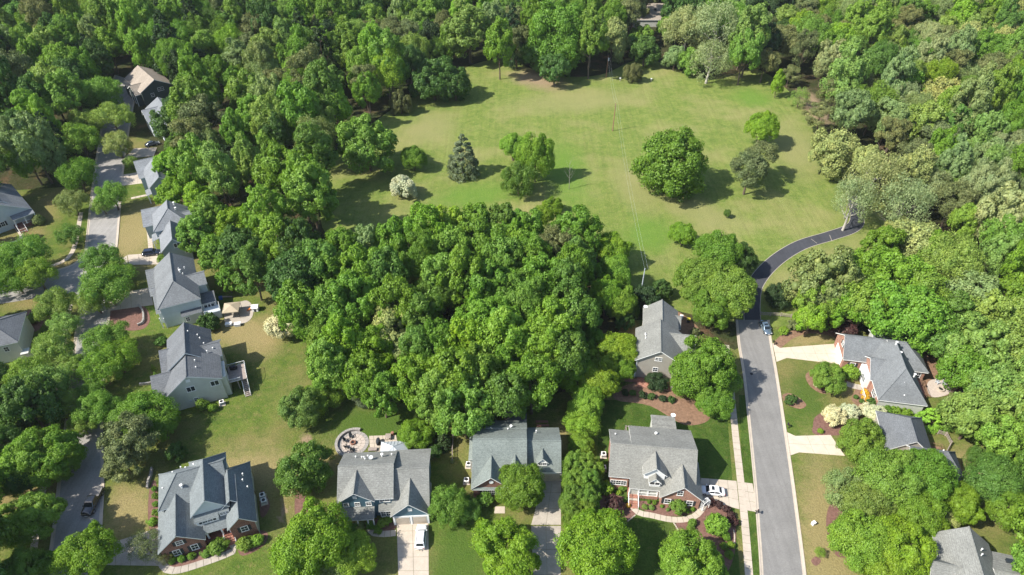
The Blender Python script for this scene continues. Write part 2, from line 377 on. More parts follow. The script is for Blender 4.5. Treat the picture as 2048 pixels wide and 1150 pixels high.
for pts in ([(1590, 912), (1680, 918), (1700, 1010), (1690, 1150), (1700, 1400), (1640, 1400), (1614, 1150), (1598, 1000)],
            [(1552, 690), (1580, 672), (1640, 662), (1670, 678), (1672, 686), (1600, 694)],
            [(220, 1000), (265, 960), (312, 985), (310, 1040), (250, 1075), (215, 1080)],
            [(235, 425), (295, 420), (298, 500), (232, 520)],
            [(455, 640), (545, 640), (560, 700), (480, 705), (440, 670)],
            [(1250, 652), (1275, 650), (1272, 690), (1245, 690)],
            [(1870, 905), (1960, 900), (2040, 930), (2000, 1000), (1930, 980)],
            [(1100, 855), (1132, 850), (1132, 910), (1108, 905)],
            [(400, 960), (470, 900), (560, 900), (560, 960), (520, 985)]):
    soft('dry', blob(pts, 4))
for pts in ([(1020, 160), (1060, 135), (1100, 160), (1130, 175), (1070, 172)],
            [(1640, 270), (1665, 300), (1700, 290), (1720, 320), (1690, 330), (1655, 320)],
            [(1590, 195), (1625, 225), (1640, 250), (1655, 240), (1640, 200), (1610, 180)],
            [(565, 1010), (575, 1010), (580, 1040), (568, 1040)],
            [(600, 880), (612, 868), (628, 876), (628, 900), (606, 905)],
            [(1900, 960), (1960, 930), (1990, 960), (1960, 990)]):
    soft('soil', blob(pts, 4))
for m_, pts in (('mdry', [(1240, 330), (1300, 350), (1330, 410), (1270, 420), (1235, 380)]), ('mdry', [(1060, 190), (1250, 180), (1230, 215), (1050, 225)]), ('mdry', [(1330, 380), (1420, 420), (1500, 440), (1420, 460), (1340, 420)]),
                ('mdry', [(1560, 250), (1620, 260), (1640, 330), (1600, 360), (1560, 300)]), ('mdry', [(830, 240), (900, 230), (900, 275), (820, 285)]), ('mdry', [(1560, 545), (1640, 500), (1740, 470), (1760, 500), (1620, 570), (1560, 600)]),
                ('mgreen', [(1470, 180), (1530, 185), (1540, 210), (1480, 205)]), ('mgreen', [(900, 380), (1010, 370), (1020, 400), (880, 410)]), ('mgreen', [(1090, 300), (1160, 310), (1170, 400), (1100, 395)]), ('mgreen', [(1250, 450), (1330, 440), (1340, 490), (1270, 500)])):
    soft(m_, blob(pts, 4))
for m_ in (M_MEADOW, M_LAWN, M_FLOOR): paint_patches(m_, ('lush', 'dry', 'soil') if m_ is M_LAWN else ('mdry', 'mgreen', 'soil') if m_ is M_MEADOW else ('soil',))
sheet('pine_straw_bed', blob([(1235, 778), (1290, 765), (1370, 790), (1420, 835), (1370, 850), (1300, 812), (1232, 800)]), 0.040, M_STRAW, True)
sheet('pine_straw_bed', blob([(1290, 625), (1345, 618), (1400, 660), (1385, 690), (1340, 650)]), 0.040, M_STRAW, True)
sheet('pine_straw_bed', blob([(1842, 705), (1900, 705), (1932, 745), (1925, 775), (1900, 790), (1850, 790), (1838, 740)]), 0.022, M_STRAW, True)
sheet('pine_straw_bed', blob([(1548, 686), (1575, 664), (1640, 655), (1680, 665), (1690, 700), (1670, 676), (1628, 667), (1590, 675), (1558, 698)]), 0.045, M_STRAW, True)
sheet('pine_straw_bed', blob([(1612, 748), (1640, 738), (1690, 745), (1700, 770), (1665, 786), (1640, 786), (1618, 770)]), 0.045, M_STRAW, True)
sheet('pine_straw_bed', blob([(1703, 795), (1725, 765), (1748, 775), (1752, 812), (1728, 815), (1715, 812)]), 0.045, M_STRAW, True)
sheet('pine_straw_bed', blob([(1565, 790), (1585, 788), (1612, 808), (1600, 818), (1572, 808)]), 0.045, M_STRAW, True)
sheet('mulch_bed', blob([(1276, 1002), (1340, 1005), (1402, 1000), (1402, 1012), (1385, 1026), (1355, 1033), (1320, 1030), (1290, 1022), (1278, 1014)]), 0.045, M_MULCH, True)
sheet('mulch_bed', blob([(1203, 992), (1250, 995), (1262, 1012), (1271, 1028), (1258, 1042), (1235, 1052), (1205, 1040)]), 0.045, M_MULCH, True)
sheet('mulch_bed', blob([(1352, 1046), (1385, 1043), (1402, 1030), (1412, 1012), (1440, 1008), (1462, 1025), (1472, 1060), (1470, 1100), (1462, 1130), (1448, 1145), (1405, 1135), (1362, 1085)]), 0.045, M_MULCH, True)
sheet('mulch_bed', blob([(1635, 830), (1680, 815), (1740, 850), (1700, 868), (1632, 870), (1626, 850)]), 0.045, M_MULCH, True)
sheet('mulch_bed', blob([(1660, 1010), (1690, 1005), (1705, 1100), (1680, 1115), (1662, 1095), (1652, 1050)]), 0.045, M_MULCH, True)
sheet('mulch_bed', blob([(1622, 1122), (1632, 1113), (1642, 1122), (1632, 1132)]), 0.045, M_MULCH, True)
sheet('mulch_bed', blob([(28, 650), (62, 618), (88, 628), (78, 660), (45, 664)]), 0.045, M_MULCH, True)
sheet('mulch_bed', blob([(225, 615), (285, 612), (300, 640), (280, 660), (225, 655)]), 0.045, M_MULCH, True)
sheet('mulch_bed', blob([(328, 1105), (400, 1100), (462, 1065), (530, 1062), (528, 1090), (485, 1112), (468, 1090), (440, 1112), (340, 1135)]), 0.045, M_MULCH, True)
sheet('mulch_bed', blob([(300, 975), (312, 965), (318, 1050), (300, 1060), (296, 1020)]), 0.045, M_MULCH, True)
sheet('mulch_bed', blob([(592, 985), (612, 985), (618, 1040), (592, 1040)]), 0.045, M_MULCH, True)
sheet('mulch_bed', blob([(745, 1040), (785, 1040), (790, 1058), (748, 1062)]), 0.045, M_MULCH, True)
sheet('mulch_bed', blob([(520, 985), (530, 985), (540, 1010), (530, 1032), (521, 1030)]), 0.045, M_MULCH, True)

# ------------------------------------------------------------------ roads and kerbs
def road(name, L, Rr, m, z=0.05):
    L = smoothline(APX(*L)); Rr = smoothline(APX(*Rr)); n = min(len(L), len(Rr))
    vs = [(x, y, z) for x, y in L[:n]]+[(x, y, z) for x, y in Rr[:n]]
    o = obj(name, mesh(name, vs, [(k, k+n, k+n+1, k+1) if True else 0 for k in range(n-1)], m)); o['kind'] = 'structure'
    me = o.data
    if me.polygons[0].normal.z < 0: me.flip_normals()
    return L, Rr
L, Rr = road('road', [(1476, 640), (1481, 690), (1491, 750), (1503, 860), (1513, 960), (1520, 1050), (1527, 1150), (1538, 1400)],
             [(1534, 640), (1538, 680), (1550, 750), (1565, 850), (1581, 960), (1594, 1060), (1605, 1150), (1632, 1400)], M_ROAD)
def kerb(line, side, m=M_CONC, w=0.62):
    A = offset(line, 0.0); B = offset(line, side*w*0.62); D = offset(line, side*w)
    n = len(line); vs = []; fs = []
    for arr, z in ((A, 0.055), (offset(line, side*w*0.55), 0.06), (B, 0.14), (D, 0.15), (D, -0.02)):
        vs += [(x, y, z) for x, y in arr]
    for r in range(4):
        for k in range(n-1):
            f = (r*n+k, (r+1)*n+k, (r+1)*n+k+1, r*n+k+1); fs.append(f if side < 0 else f[::-1])
    o = obj('kerb', mesh('kerb', vs, fs, m)); o['kind'] = 'structure'; return o
sg = 1 if (Vector(offset(L, 1)[3])-Vector(Rr[3])).length > (Vector(L[3])-Vector(Rr[3])).length else -1
kerb(L, sg); kerb(Rr, -sg)
L2, R2 = road('road', [(232, 150), (212, 220), (200, 290), (192, 340), (184, 406), (174, 503), (165, 575), (158, 640), (148, 740), (138, 830), (124, 950), (112, 1060), (100, 1150), (75, 1400)],
              [(275, 165), (262, 225), (251, 290), (243, 350), (237, 420), (231, 489), (222, 560), (214, 640), (207, 720), (200, 800), (200, 880), (202, 960), (198, 1046), (190, 1150), (180, 1400)], M_ROADL)
kerb(L2[:5*6+1], sg, M_CONC); kerb(L2[7*6:], sg, M_CONC); kerb(R2, -sg, M_CONC)
sheet('road', [(172, 500), (160, 518), (142, 532), (95, 545), (20, 556), (-220, 575), (-220, 640), (20, 605), (100, 592), (150, 585), (160, 610)], 0.046, M_ROADL)
kerb(smoothline(APX((174, 503), (162, 519), (142, 533), (95, 546), (20, 557), (-220, 576))), -sg if False else sg, M_CONC)
DC = smoothline(APX((1505, 643), (1504, 605), (1512, 566), (1548, 524), (1600, 491), (1660, 472), (1700, 458), (1714, 442), (1712, 410), (1702, 370), (1696, 345)), 8)
strip('private_drive', DC, -1.9, 1.9, 0.040, M_DRIVE)
strip('drive_edging', DC, 1.9, 2.05, 0.06, M_CONCG); strip('drive_edging', DC, -2.05, -1.9, 0.06, M_CONCG)
for a, b in (((1622, 478), (1634, 487)), ((1659, 470), (1664, 483))):
    strip('crack_seal', APX(a, b), -0.06, 0.06, 0.046, M_CONCG)
# sidewalks and drives laid as slabs
slabs_line('sidewalk', smoothline(APX((1452, 690), (1458, 740), (1464, 800), (1472, 880), (1481, 960), (1490, 1050), (1498, 1150), (1512, 1330))), 1.35, M_CONC, 1.6)
slabs_line('sidewalk', smoothline(APX((162, 425), (157, 455), (150, 490), (142, 508), (128, 522), (95, 534), (30, 545))), 1.2, M_CONC, 1.6)
slabs_line('sidewalk', smoothline(APX((140, 610), (132, 650), (122, 730), (108, 820), (92, 940), (76, 1040), (60, 1150), (40, 1300))), 1.2, M_CONC, 1.6)
slabs_quad('driveway', APX((1402, 956), (1473, 962), (1479, 1019), (1398, 997)), 4, 3, M_CONC, 0.06)
slabs_quad('driveway', APX((1481, 964), (1505, 967), (1516, 1025), (1489, 1020)), 2, 3, M_CONC, 0.06)
slabs_quad('driveway', APX((1558, 696), (1690, 686), (1706, 732), (1572, 716)), 6, 2, M_CONCB, 0.06)
slabs_quad('driveway', APX((1545, 686), (1560, 696), (1574, 716), (1553, 724)), 1, 2, M_CONCB, 0.06)
slabs_quad('driveway', APX((1590, 872), (1661, 870), (1690, 912), (1598, 905)), 3, 2, M_CONCB, 0.06)
slabs_quad('driveway', APX((1573, 864), (1591, 872), (1599, 905), (1581, 911)), 1, 2, M_CONCB, 0.06)
slabs_quad('driveway', APX((793, 1038), (857, 1036), (858, 1170), (797, 1170)), 2, 5, M_CONC, 0.06)
slabs_quad('driveway', APX((1088, 955), (1122, 955), (1122, 1050), (1062, 1050)), 2, 3, M_CONCG, 0.06)
slabs_quad('driveway', APX((1062, 1052), (1122, 1052), (1121, 1260), (1072, 1260)), 2, 4, M_CONCG, 0.06)
slabs_quad('driveway', APX((205, 1092), (320, 1054), (322, 1132), (200, 1130)), 4, 2, M_CONCG, 0.06)
slabs_quad('driveway', APX((268, 297), (314, 295), (308, 312), (246, 318)), 3, 2, M_CONC, 0.06)
slabs_quad('driveway', APX((243, 350), (292, 342), (292, 366), (242, 372)), 3, 2, M_CONC, 0.06)
slabs_quad('driveway', APX((255, 510), (322, 505), (320, 529), (258, 530)), 3, 2, M_CONC, 0.06)
slabs_quad('driveway', APX((228, 528), (254, 511), (257, 530), (224, 552)), 2, 2, M_CONC, 0.06)
slabs_quad('driveway', APX((222, 590), (300, 575), (307, 610), (219, 622)), 4, 2, M_CONC, 0.06)
slabs_line('garden_path', smoothline(APX((1264, 1008), (1270, 1021), (1285, 1028), (1303, 1031), (1333, 1038), (1360, 1040), (1385, 1035), (1400, 1023), (1410, 1006))), 1.15, M_CONC, 1.0)
slabs_line('garden_path', smoothline(APX((322, 1120), (332, 1138), (360, 1140), (418, 1122), (455, 1108), (471, 1098), (462, 1083))), 1.3, M_CONCG, 1.2)
slabs_line('garden_path', smoothline(APX((742, 1050), (742, 1064), (765, 1068), (792, 1066))), 1.2, M_CONC, 1.0)
slabs_line('garden_path', smoothline(APX((294, 440), (299, 470), (302, 505))), 1.2, M_CONC, 1.2)
slabs_line('garden_path', smoothline(APX((1692, 767), (1706, 772), (1725, 776))), 1.6, M_CONCG, 1.2)
slabs_line('garden_path', smoothline(APX((30, 452), (42, 468), (38, 480), (0, 492))), 1.1, M_CONC, 1.2)
slabs_quad('doorstep_slab', APX((990, 1013), (1010, 1013), (1010, 1027), (988, 1027)), 1, 1, M_CONC, 0.06)
slabs_line('garden_path', APX((262, 397), (300, 389)), 1.1, M_CONC, 1.2)

# ------------------------------------------------------------------ houses
def mroof(n, c): return roofmat(n, c)
RM = dict(slate=mroof('slate blue shingles', (0.156, 0.175, 0.180)), grey=mroof('grey shingles', (0.198, 0.201, 0.186)),
          char=mroof('charcoal shingles', (0.129, 0.137, 0.146)), tan=mroof('tan shingles', (0.297, 0.254, 0.210)),
          cool=mroof('cool grey shingles', (0.158, 0.168, 0.174)), green=mroof('green grey shingles', (0.165, 0.188, 0.174)),
          pale=mroof('pale grey shingles', (0.191, 0.203, 0.216)), stain=mroof('mid grey shingles', (0.211, 0.210, 0.190)))
SM = dict(cream=sidingmat('cream siding', (0.52, 0.53, 0.48)), blue=sidingmat('blue siding', (0.085, 0.165, 0.215)), tan=sidingmat('tan siding', (0.37, 0.34, 0.29)),
          white=sidingmat('white siding', (0.55, 0.60, 0.62)), grey=sidingmat('blue grey siding', (0.26, 0.32, 0.35)), green=sidingmat('dark green siding', (0.06, 0.08, 0.075)),
          brick=M_BRICK, brickl=M_BRICKL)
class House:
    def __init__(s, name, label, o, rot, wall, roof, cat='house'):
        s.e = tag(empty(name, (o[0], o[1], 0), R_(rot)), label, cat); s.w = SM[wall]; s.r = RM[roof]; s.k = 0
    def wallbox(s, u0, v0, u1, v1, z0, z1, m=None, name='wall'):
        return MB().box(u0, v0, z0, u1, v1, z1).build(name, m or s.w, s.e)
    def roof(s, u0, v0, u1, v1, ze, zp, ax='u', hip=(0, 0), rp=0.5, ov=(.4, .4), zb=0.0, wm=None, walls=True, t=0.20, capm=None, gm=None):
        """gable or hipped roof over its own walls. rect = eave outline, ze eave height (front, back), rp ridge position"""
        s.k += 1; j = s.k*0.0031                     # tiny lift so crossing roofs never share a plane
        za, zc = (ze if isinstance(ze, tuple) else (ze, ze)); za += j; zc += j; zp += j
        if ax == 'u': L, Wd = u1-u0, v1-v0; T = lambda a, b, z: (u0+a, v0+b, z)
        else: L, Wd = v1-v0, u1-u0; T = lambda a, b, z: (u1-b if False else u0+b, v0+a, z)
        # a runs along the ridge, b across it (b=0 is the front or left eave)
        br = Wd*rp; h0, h1 = hip[0]*min(br, Wd-br), hip[1]*min(br, Wd-br)
        P = [T(0, 0, za), T(L, 0, za), T(L, Wd, zc), T(0, Wd, zc), T(h0, br, zp), T(L-h1, br, zp)]
        up = [(x, y, z+t) for x, y, z in P]; fs = []; ix = []
        def q(f, i): fs.append(f); ix.append(i)
        q((0, 1, 5, 4), 0); q((2, 3, 4, 5), 0)
        q((6, 10, 11, 7), 1); q((8, 11, 10, 9), 1)
        q((6+0, 6+1, 1, 0), 1); q((6+2, 6+3, 3, 2), 1)
        V = up+P
        if hip[0]: q((3, 0, 4), 0); q((6, 9, 10), 1); q((6+3, 6+0, 0, 3), 1)
        else: q((6, 0, 4, 10), 1); q((10, 4, 3, 9), 1)
        if hip[1]: q((1, 2, 5), 0); q((8, 7, 11), 1); q((6+1, 6+2, 2, 1), 1)
        else: q((7, 11, 5, 1), 1); q((8, 2, 5, 11), 1)
        me = mesh('roof', V, fs, [s.r, M_TRIM], ix)
        bm = bmesh.new(); bm.from_mesh(me); bmesh.ops.recalc_face_normals(bm, faces=bm.faces); bm.to_mesh(me); bm.free()
        r = obj('roof', me, s.e)
        cap = MB()
        def line(a, b): cap.cyl(Vector(a)+Vector((0, 0, -.02)), Vector(b)+Vector((0, 0, -.02)), 0.13, n=6)
        line(up[4], up[5])
        if hip[0]: line(up[0], up[4]); line(up[3], up[4])
        if hip[1]: line(up[1], up[5]); line(up[2], up[5])
        if (Vector(up[4])-Vector(up[5])).length > 0.3 or True: cap.build('ridge_cap', capm or s.r, r)
        if walls:
            o0, o1 = ov; wm = wm or s.w
            sa, sc = (zp-za)/br, (zp-zc)/(Wd-br)      # slopes
            W = []
            def zat(b): return (za+sa*b if b <= br else zc+sc*(Wd-b))-0.01
            a0, a1, b0, b1 = o0, L-o0, o0, Wd-o0
            bs = [b0, br, b1]; vs = []; f = []
            def ring(a, hipped):
                return [T(a, b0, zb), T(a, b0, zat(b0))]+([] if hipped else [T(a, br, zat(br))])+[T(a, b1, zat(b1)), T(a, b1, zb)]
            m = MB()
            f0 = ring(a0, hip[0]); f1 = ring(a1, hip[1])
            m.add(f0, [tuple(range(len(f0)))]); m.add(f1, [tuple(range(len(f1)))[::-1]])
            m.add([f0[0], f1[0], f1[1], f0[1]], [(0, 1, 2, 3)]); m.add([f0[-1], f1[-1], f1[-2], f0[-2]], [(3, 2, 1, 0)])
            o = m.build('wall', wm, s.e)
            bm = bmesh.new(); bm.from_mesh(o.data); bmesh.ops.recalc_face_normals(bm, faces=bm.faces); bm.to_mesh(o.data); bm.free()
        return r
    def shed(s, u0, v0, u1, v1, zf, zb_, t=0.14, m=None, name='porch_roof', along='v'):
        if along == 'v': P = [(u0, v0, zf), (u1, v0, zf), (u1, v1, zb_), (u0, v1, zb_)]
        else: P = [(u0, v0, zf), (u1, v0, zb_), (u1, v1, zb_), (u0, v1, zf)]
        V = P+[(x, y, z-t) for x, y, z in P]
        return obj(name, mesh(name, V, [(0, 1, 2, 3), (7, 6, 5, 4), (0, 4, 5, 1), (1, 5, 6, 2), (2, 6, 7, 3), (3, 7, 4, 0)], [m or s.r, M_TRIM], [0, 1, 1, 1, 1, 1]), s.e)
    def win(s, face, c, z, wd, h, pl, n=1, shut=False, frame=None, name='window', vm=1):
        """window on a wall plane: face f (towards -v), b, l (-u), r (+u)"""
        d = {'f': (0, -1), 'b': (0, 1), 'l': (-1, 0), 'r': (1, 0)}[face]
        def bx(mb, a0, a1, z0, z1, p0, p1, i=0):
            lo, hi = sorted((pl+(d[0]+d[1])*p0, pl+(d[0]+d[1])*p1))
            if d[0] == 0: mb.box(a0, lo, z0, a1, hi, z1, i)
            else: mb.box(lo, a0, z0, hi, a1, z1, i)
        W = wd*n; a0, a1 = c-W/2, c+W/2; z0, z1 = z-h/2, z+h/2; b = 0.10
        f = MB(); bx(f, a0-b, a1+b, z1, z1+b, 0, .07); bx(f, a0-b-.05, a1+b+.05, z0-b, z0, 0, .10); bx(f, a0-b, a0, z0, z1, 0, .07); bx(f, a1, a1+b, z0, z1, 0, .07)
        for k in range(1, n): bx(f, a0+k*wd-.05, a0+k*wd+.05, z0, z1, 0, .07)
        if vm: 
            bx(f, a0, a1, z-.03, z+.03, .0, .055)
            for k in range(n): bx(f, a0+(k+.5)*wd-.02, a0+(k+.5)*wd+.02, z0, z1, .0, .048)
        o = f.build(name, frame or M_WHITE, s.e)
        for k in range(n):
            p = MB(); bx(p, a0+k*wd+(.05 if k else 0), a0+(k+1)*wd-(.05 if k < n-1 else 0), z0, z1, 0.0, .03); p.build('pane', M_GLASS, o)
        if shut:
            for q in (a0-b-.48, a1+b+.03):
                p = MB(); bx(p, q, q+.45, z0-.05, z1+.05, 0, .05); p.build('shutter', M_SHUT, s.e)
        return o
    def panel(s, name, face, c, z, wd, h, pl, m, out=.06):
        d = {'f': -1, 'b': 1, 'l': -1, 'r': 1}[face]; p = MB(); lo, hi = sorted((pl, pl+d*out))
        if face in 'fb': p.box(c-wd/2, lo, z-h/2, c+wd/2, hi, z+h/2)
        else: p.box(lo, c-wd/2, z-h/2, hi, c+wd/2, z+h/2)
        return p.build(name, m, s.e)
    def vents(s, pts):
        for u, v, z, h in pts:
            MB().cyl((u, v, z-.4), (u, v, z+h), .09 if h < .5 else .16, n=8).cyl((u, v, z+h), (u, v, z+h+.12), .13 if h < .5 else .28, n=8).build('vent_pipe', M_WHITE, s.e)
    def posts(s, pts, z0, z1, r=.1, m=None, name='porch_post'):
        for u, v in pts: MB().box(u-r, v-r, z0, u+r, v+r, z1).build(name, m or M_TRIM, s.e)
    def rail(s, a, b, z, h=.9, m=None, n=None, name='railing'):
        mb = MB(); A, B = Vector((*a, z)), Vector((*b, z)) if len(b) == 2 else Vector(b)
        mb.cyl(A+Vector((0, 0, h)), B+Vector((0, 0, h)), .045, n=4); mb.cyl(A+Vector((0, 0, .12)), B+Vector((0, 0, .12)), .03, n=4)
        n = n or max(3, int((B-A).length/.22))
        for k in range(n+1):
            p = A.lerp(B, k/n); mb.cyl(p, p+Vector((0, 0, h)), .022, n=4)
        return mb.build(name, m or M_TRIM, s.e)
    def steps(s, u0, u1, v0, v1, z, n, m, name='step'):
        for k in range(n):
            a = v1-(v1-v0)*(k+1)/n; b = v1-(v1-v0)*k/n
            MB().box(u0, a, 0, u1, b, z*(n-k)/(n+1)).build(name, m, s.e)
    def gutter(s, a, b, z):
        MB().cyl((*a, z), (*b, z), .07, n=6).build('gutter', M_TRIM, s.e)

# -- brick house with the slate-blue roofs, bottom left
h = House('brick_house', 'red brick house with many slate-blue gables beside the grey driveway at bottom left', (-60.0, 60.9), 21, 'brick', 'slate')
h.roof(0.3, 7.1, 12.2, 15.3, 5.0, 8.8, 'u', hip=(1, 0), wm=SM['cream'])
h.roof(5.8, 2.9, 12.3, 15.2, 6.0, 9.5, 'v', hip=(0, 1), wm=SM['white'])
h.roof(-.3, -.15, 7.4, 9.5, 3.0, 6.4, 'v')
h.roof(9.2, 3.0, 16.1, 13.1, 4.0, 7.5, 'v', hip=(0, 1), wm=SM['cream'], walls=False)
h.roof(11.2, -.5, 16.2, 9.0, 4.0, 6.5, 'v')
h.wallbox(9.8, 5.5, 15.7, 12.7, 0, 4.0, SM['cream'])
h.wallbox(15.72, -.1, 15.82, 8.0, 0, 4.1, SM['cream'])
h.shed(7.2, 1.2, 11.5, 3.4, 2.95, 4.7)
h.shed(6.2, 2.25, 10.2, 3.4, 5.2, 6.1, name='bay_roof'); h.wallbox(6.4, 2.45, 10.0, 3.4, 3.6, 5.3, M_WHITE, 'bay_wall')
h.shed(10.2, 2.7, 12.0, 3.5, 5.5, 6.1, name='bay_roof'); h.wallbox(10.25, 2.85, 11.9, 3.4, 3.9, 5.5, M_WHITE, 'bay_wall')
h.win('f', 8.2, 4.75, .8, .8, 2.45, 2, True); h.win('f', 11.1, 5.0, .45, .7, 2.85, 3)
h.win('f', 2.3, 1.55, 1.0, 1.4, .25, 1, True); h.win('f', 5.2, 1.55, 1.0, 1.4, .25, 1, True); h.win('f', 3.4, 4.0, 1.0, 1.0, .25, 1, True)
h.win('f', 13.8, 2.8, 1.05, 1.3, -.1, 1, True)
for v in (2.2, 6.6): h.win('r', v, 2.6, .8, 1.2, 15.82, 1)
h.wallbox(7.0, .9, 11.6, 3.2, 0, .9, M_BRICK, 'porch_floor'); h.wallbox(7.2, 3.1, 11.4, 3.3, .9, 4.2, M_BRICK)
h.posts([(7.5, 1.5), (9.9, 1.5), (11.2, 1.4)], .9, 2.9, .13)
h.panel('front_door', 'f', 10.6, 2.0, 1.0, 2.1, 3.1, M_SHUT)
h.steps(10.1, 11.7, -.7, .9, .9, 4, M_BRICKL); h.rail((11.8, -.7), (11.8, .9, .9), 0); h.rail((10.0, -.7), (10.0, .9, .9), 0)
h.vents([(7.0, 13.6, 6.7, .6), (5.3, 13.9, 6.5, .2), (3.2, 13.3, 6.9, .2), (4.8, 9.2, 7.2, .6), (1.3, 11, 6.1, .2), (14.9, 9.2, 5.8, .3), (14.8, 7.9, 5.8, .3), (15.4, 6.6, 5.1, .3), (4.3, 14.9, 5.8, .2)])

# -- cream house with screened porch, upper of the two left backyard houses
h = House('cream_house', 'cream sided house with screened porch beside the tan canopy in the left backyards', (-83.2, 120.4), 25, 'white', 'cool')
h.roof(0, -.3, 9.6, 17.2, 6.0, 9.5, 'v', hip=(1, 0))
h.roof(-1.9, 9.2, 4.5, 18, (3.6, 3.6), 6.2, 'u', rp=.85)
h.roof(-1.0, 1.8, 4.5, 10.2, (3.4, 3.4), 5.9, 'u', rp=.85)
h.roof(4.8, 5.2, 11.6, 11.0, 5.9, 7.6, 'u')
h.shed(8.9, 1.0, 12.5, 5.2, 3.4, 3.7, m=RM['char']); h.posts([(9.4, 1.2), (12.2, 1.2), (12.2, 5.0)], 0, 3.3)
h.wallbox(9.2, 1.1, 12.3, 5.0, 0, 1.0, SM['white'], 'porch_floor')
for u in (9.9, 11.5): h.win('f', u, 2.1, .7, 1.7, 1.1, 1, vm=0)
h.win('f', 10.7, 2.1, .55, 1.7, 1.1, 1, vm=0); h.wallbox(9.3, 1.12, 12.2, 1.3, 1.0, 3.2, M_GLASS, 'screen'); h.wallbox(12.05, 1.3, 12.2, 4.9, 1.0, 3.2, M_GLASS, 'screen')
h.shed(4.3, -1.2, 9.0, .2, 3.0, 3.7, m=RM['char'], name='bay_roof'); h.wallbox(4.6, -1.0, 8.7, .3, 0, 3.0, SM['cream'], 'bay_wall')
h.win('f', 5.4, 1.8, .8, 1.1, -1.0); h.posts([(-.5, .4), (.4, -.1)], 0, 3.2)
h.wallbox(9.2, -1.6, 12.9, 1.0, .0, 2.2, SM['white'], 'deck_wall'); h.rail((9.2, -1.6), (12.9, -1.6), 2.2); h.rail((12.9, -1.6), (12.9, 1.0), 2.2)
h.win('r', 8.4, 4.6, .8, 1.0, 11.2)
h.vents([(6.2, 10.2, 8.7, .35), (6.4, 9.2, 8.6, .6), (6.9, 8.5, 8.2, .3), (7.4, 11.4, 7.9, .3)])

# -- cream house with raised deck
h = House('cream_house', 'cream sided grey-roofed house with raised deck and long stair on its lawn side', (-71.6, 94.0), 22, 'cream', 'char')
h.roof(0, 0, 11.7, 7.8, (4.5, 6.0), 9.0, 'v', rp=.465)
h.roof(1.0, 6.4, 10.3, 16.8, 6.0, 9.8, 'v')
h.roof(5.7, 7.2, 12.2, 12.6, 6.0, 7.7, 'u')
h.roof(-2.4, .6, 4, 7.2, 3.6, 6.0, 'u', rp=.85)
h.roof(-.6, 7.8, 3.5, 14.2, 4.4, 6.4, 'u', rp=.85)
h.shed(-1.2, 4.5, 1.2, 8.5, 3.3, 4.2, along='u'); h.posts([(-1.0, 8.2), (-1.0, 6.2)], 0, 3.2)
h.win('f', 5.2, 5.2, .75, 1.25, .4, 2, vm=0); h.win('f', 9.9, 5.1, .75, 1.25, .4, 2, vm=0); h.win('f', 5.4, 1.9, .8, .9, .4)
h.panel('gable_vent', 'f', 5.3, 7.6, .8, .7, .4, M_WHITE); h.panel('meter_box', 'f', 4.3, 1.9, .4, .5, .4, M_GREYM, .15)
h.win('r', 8.6, 5.0, .8, 1.1, 11.8); h.win('r', 3.4, 4.4, 1.1, 1.4, 11.3)
h.wallbox(11.3, 1.0, 12.3, 6.0, 0, 5.6, SM['cream'], 'bay_wall'); h.win('r', 2.5, 4.2, 1.1, 1.3, 12.3); h.panel('door', 'r', 4.8, 3.9, 1.0, 2.1, 12.3, M_SHUT)
h.vents([(6.3, 13.8, 9.3, .4), (7.9, 13.4, 8.0, .4), (8.3, 12.4, 7.9, .3), (8.9, 11.0, 7.3, .3), (7.1, 5.0, 8.5, .2), (7.2, 2.9, 8.4, .2), (10.6, 8.8, 7.3, .25), (9.4, 8.2, 7.3, .3)])
dk = tag(empty('deck', h.e.location, h.e.rotation_euler.z), 'raised timber deck with stair and white railings behind the cream house', 'deck')
h2 = House.__new__(House); h2.e = dk; h2.k = 0; h2.w = M_WOOD; h2.r = M_WOOD
for k in range(18): MB().box(12.35, 1.8+k*.268, 2.65, 16.0, 1.8+k*.268+.25, 2.72).build('board', M_WOOD, dk)
h2.posts([(15.8, 2.0), (15.8, 6.4), (14.0, 2.0)], 0, 2.65, .09, M_WOOD, 'deck_post')
h2.rail((12.4, 1.8), (14.8, 1.8), 2.7); h2.rail((12.4, 6.6), (16.0, 6.6), 2.7); h2.rail((16, 3.8), (16, 6.6), 2.7)
for k in range(13): MB().box(14.85, 3.7-.36*(k+1), 2.55-k*.2, 16.0, 3.7-.36*k, 2.60-k*.2).build('step', M_WOOD, dk)
h2.rail((16.0, 3.7), (16.0, -1.0, 0.0), 2.7); h2.rail((14.85, 1.8), (14.85, -1.0, 0.0), 1.55)
def local(he, u, v, z=0):
    p = Matrix.Rotation(he.rotation_euler.z, 3, 'Z') @ Vector((u, v, 0)); return (he.location.x+p.x, he.location.y+p.y, z)
def lathe(prof, n=16):
    vs = []; fs = []
    for r, z in prof:
        for k in range(n): a = 2*math.pi*k/n; vs.append((r*math.cos(a), r*math.sin(a), z))
    for j in range(len(prof)-1):
        for k in range(n): fs.append((j*n+k, j*n+(k+1) % n, (j+1)*n+(k+1) % n, (j+1)*n+k))
    fs.append(tuple(range(n))[::-1]); fs.append(tuple(range((len(prof)-1)*n, len(prof)*n))); return vs, fs
HC = h
g = tag(empty('grill', local(h.e, 13.6, 5.6, 2.72), R_(22)), 'black covered barbecue grill on the raised deck', 'grill')
MB().add(*[[(x*1.9, y, z) for x, y, z in lathe([(.42, 0.15), (.46, .8), (.42, 1.0), (.2, 1.12), (.02, 1.14)])[0]], lathe([(.42, 0.15), (.46, .8), (.42, 1.0), (.2, 1.12), (.02, 1.14)])[1]]).build('cover', M_BLACK, g)
MB().cyl((-.7, 0, 0), (-.7, 0, .2), .05).cyl((.7, 0, 0), (.7, 0, .2), .05).build('leg', M_BLACK, g)

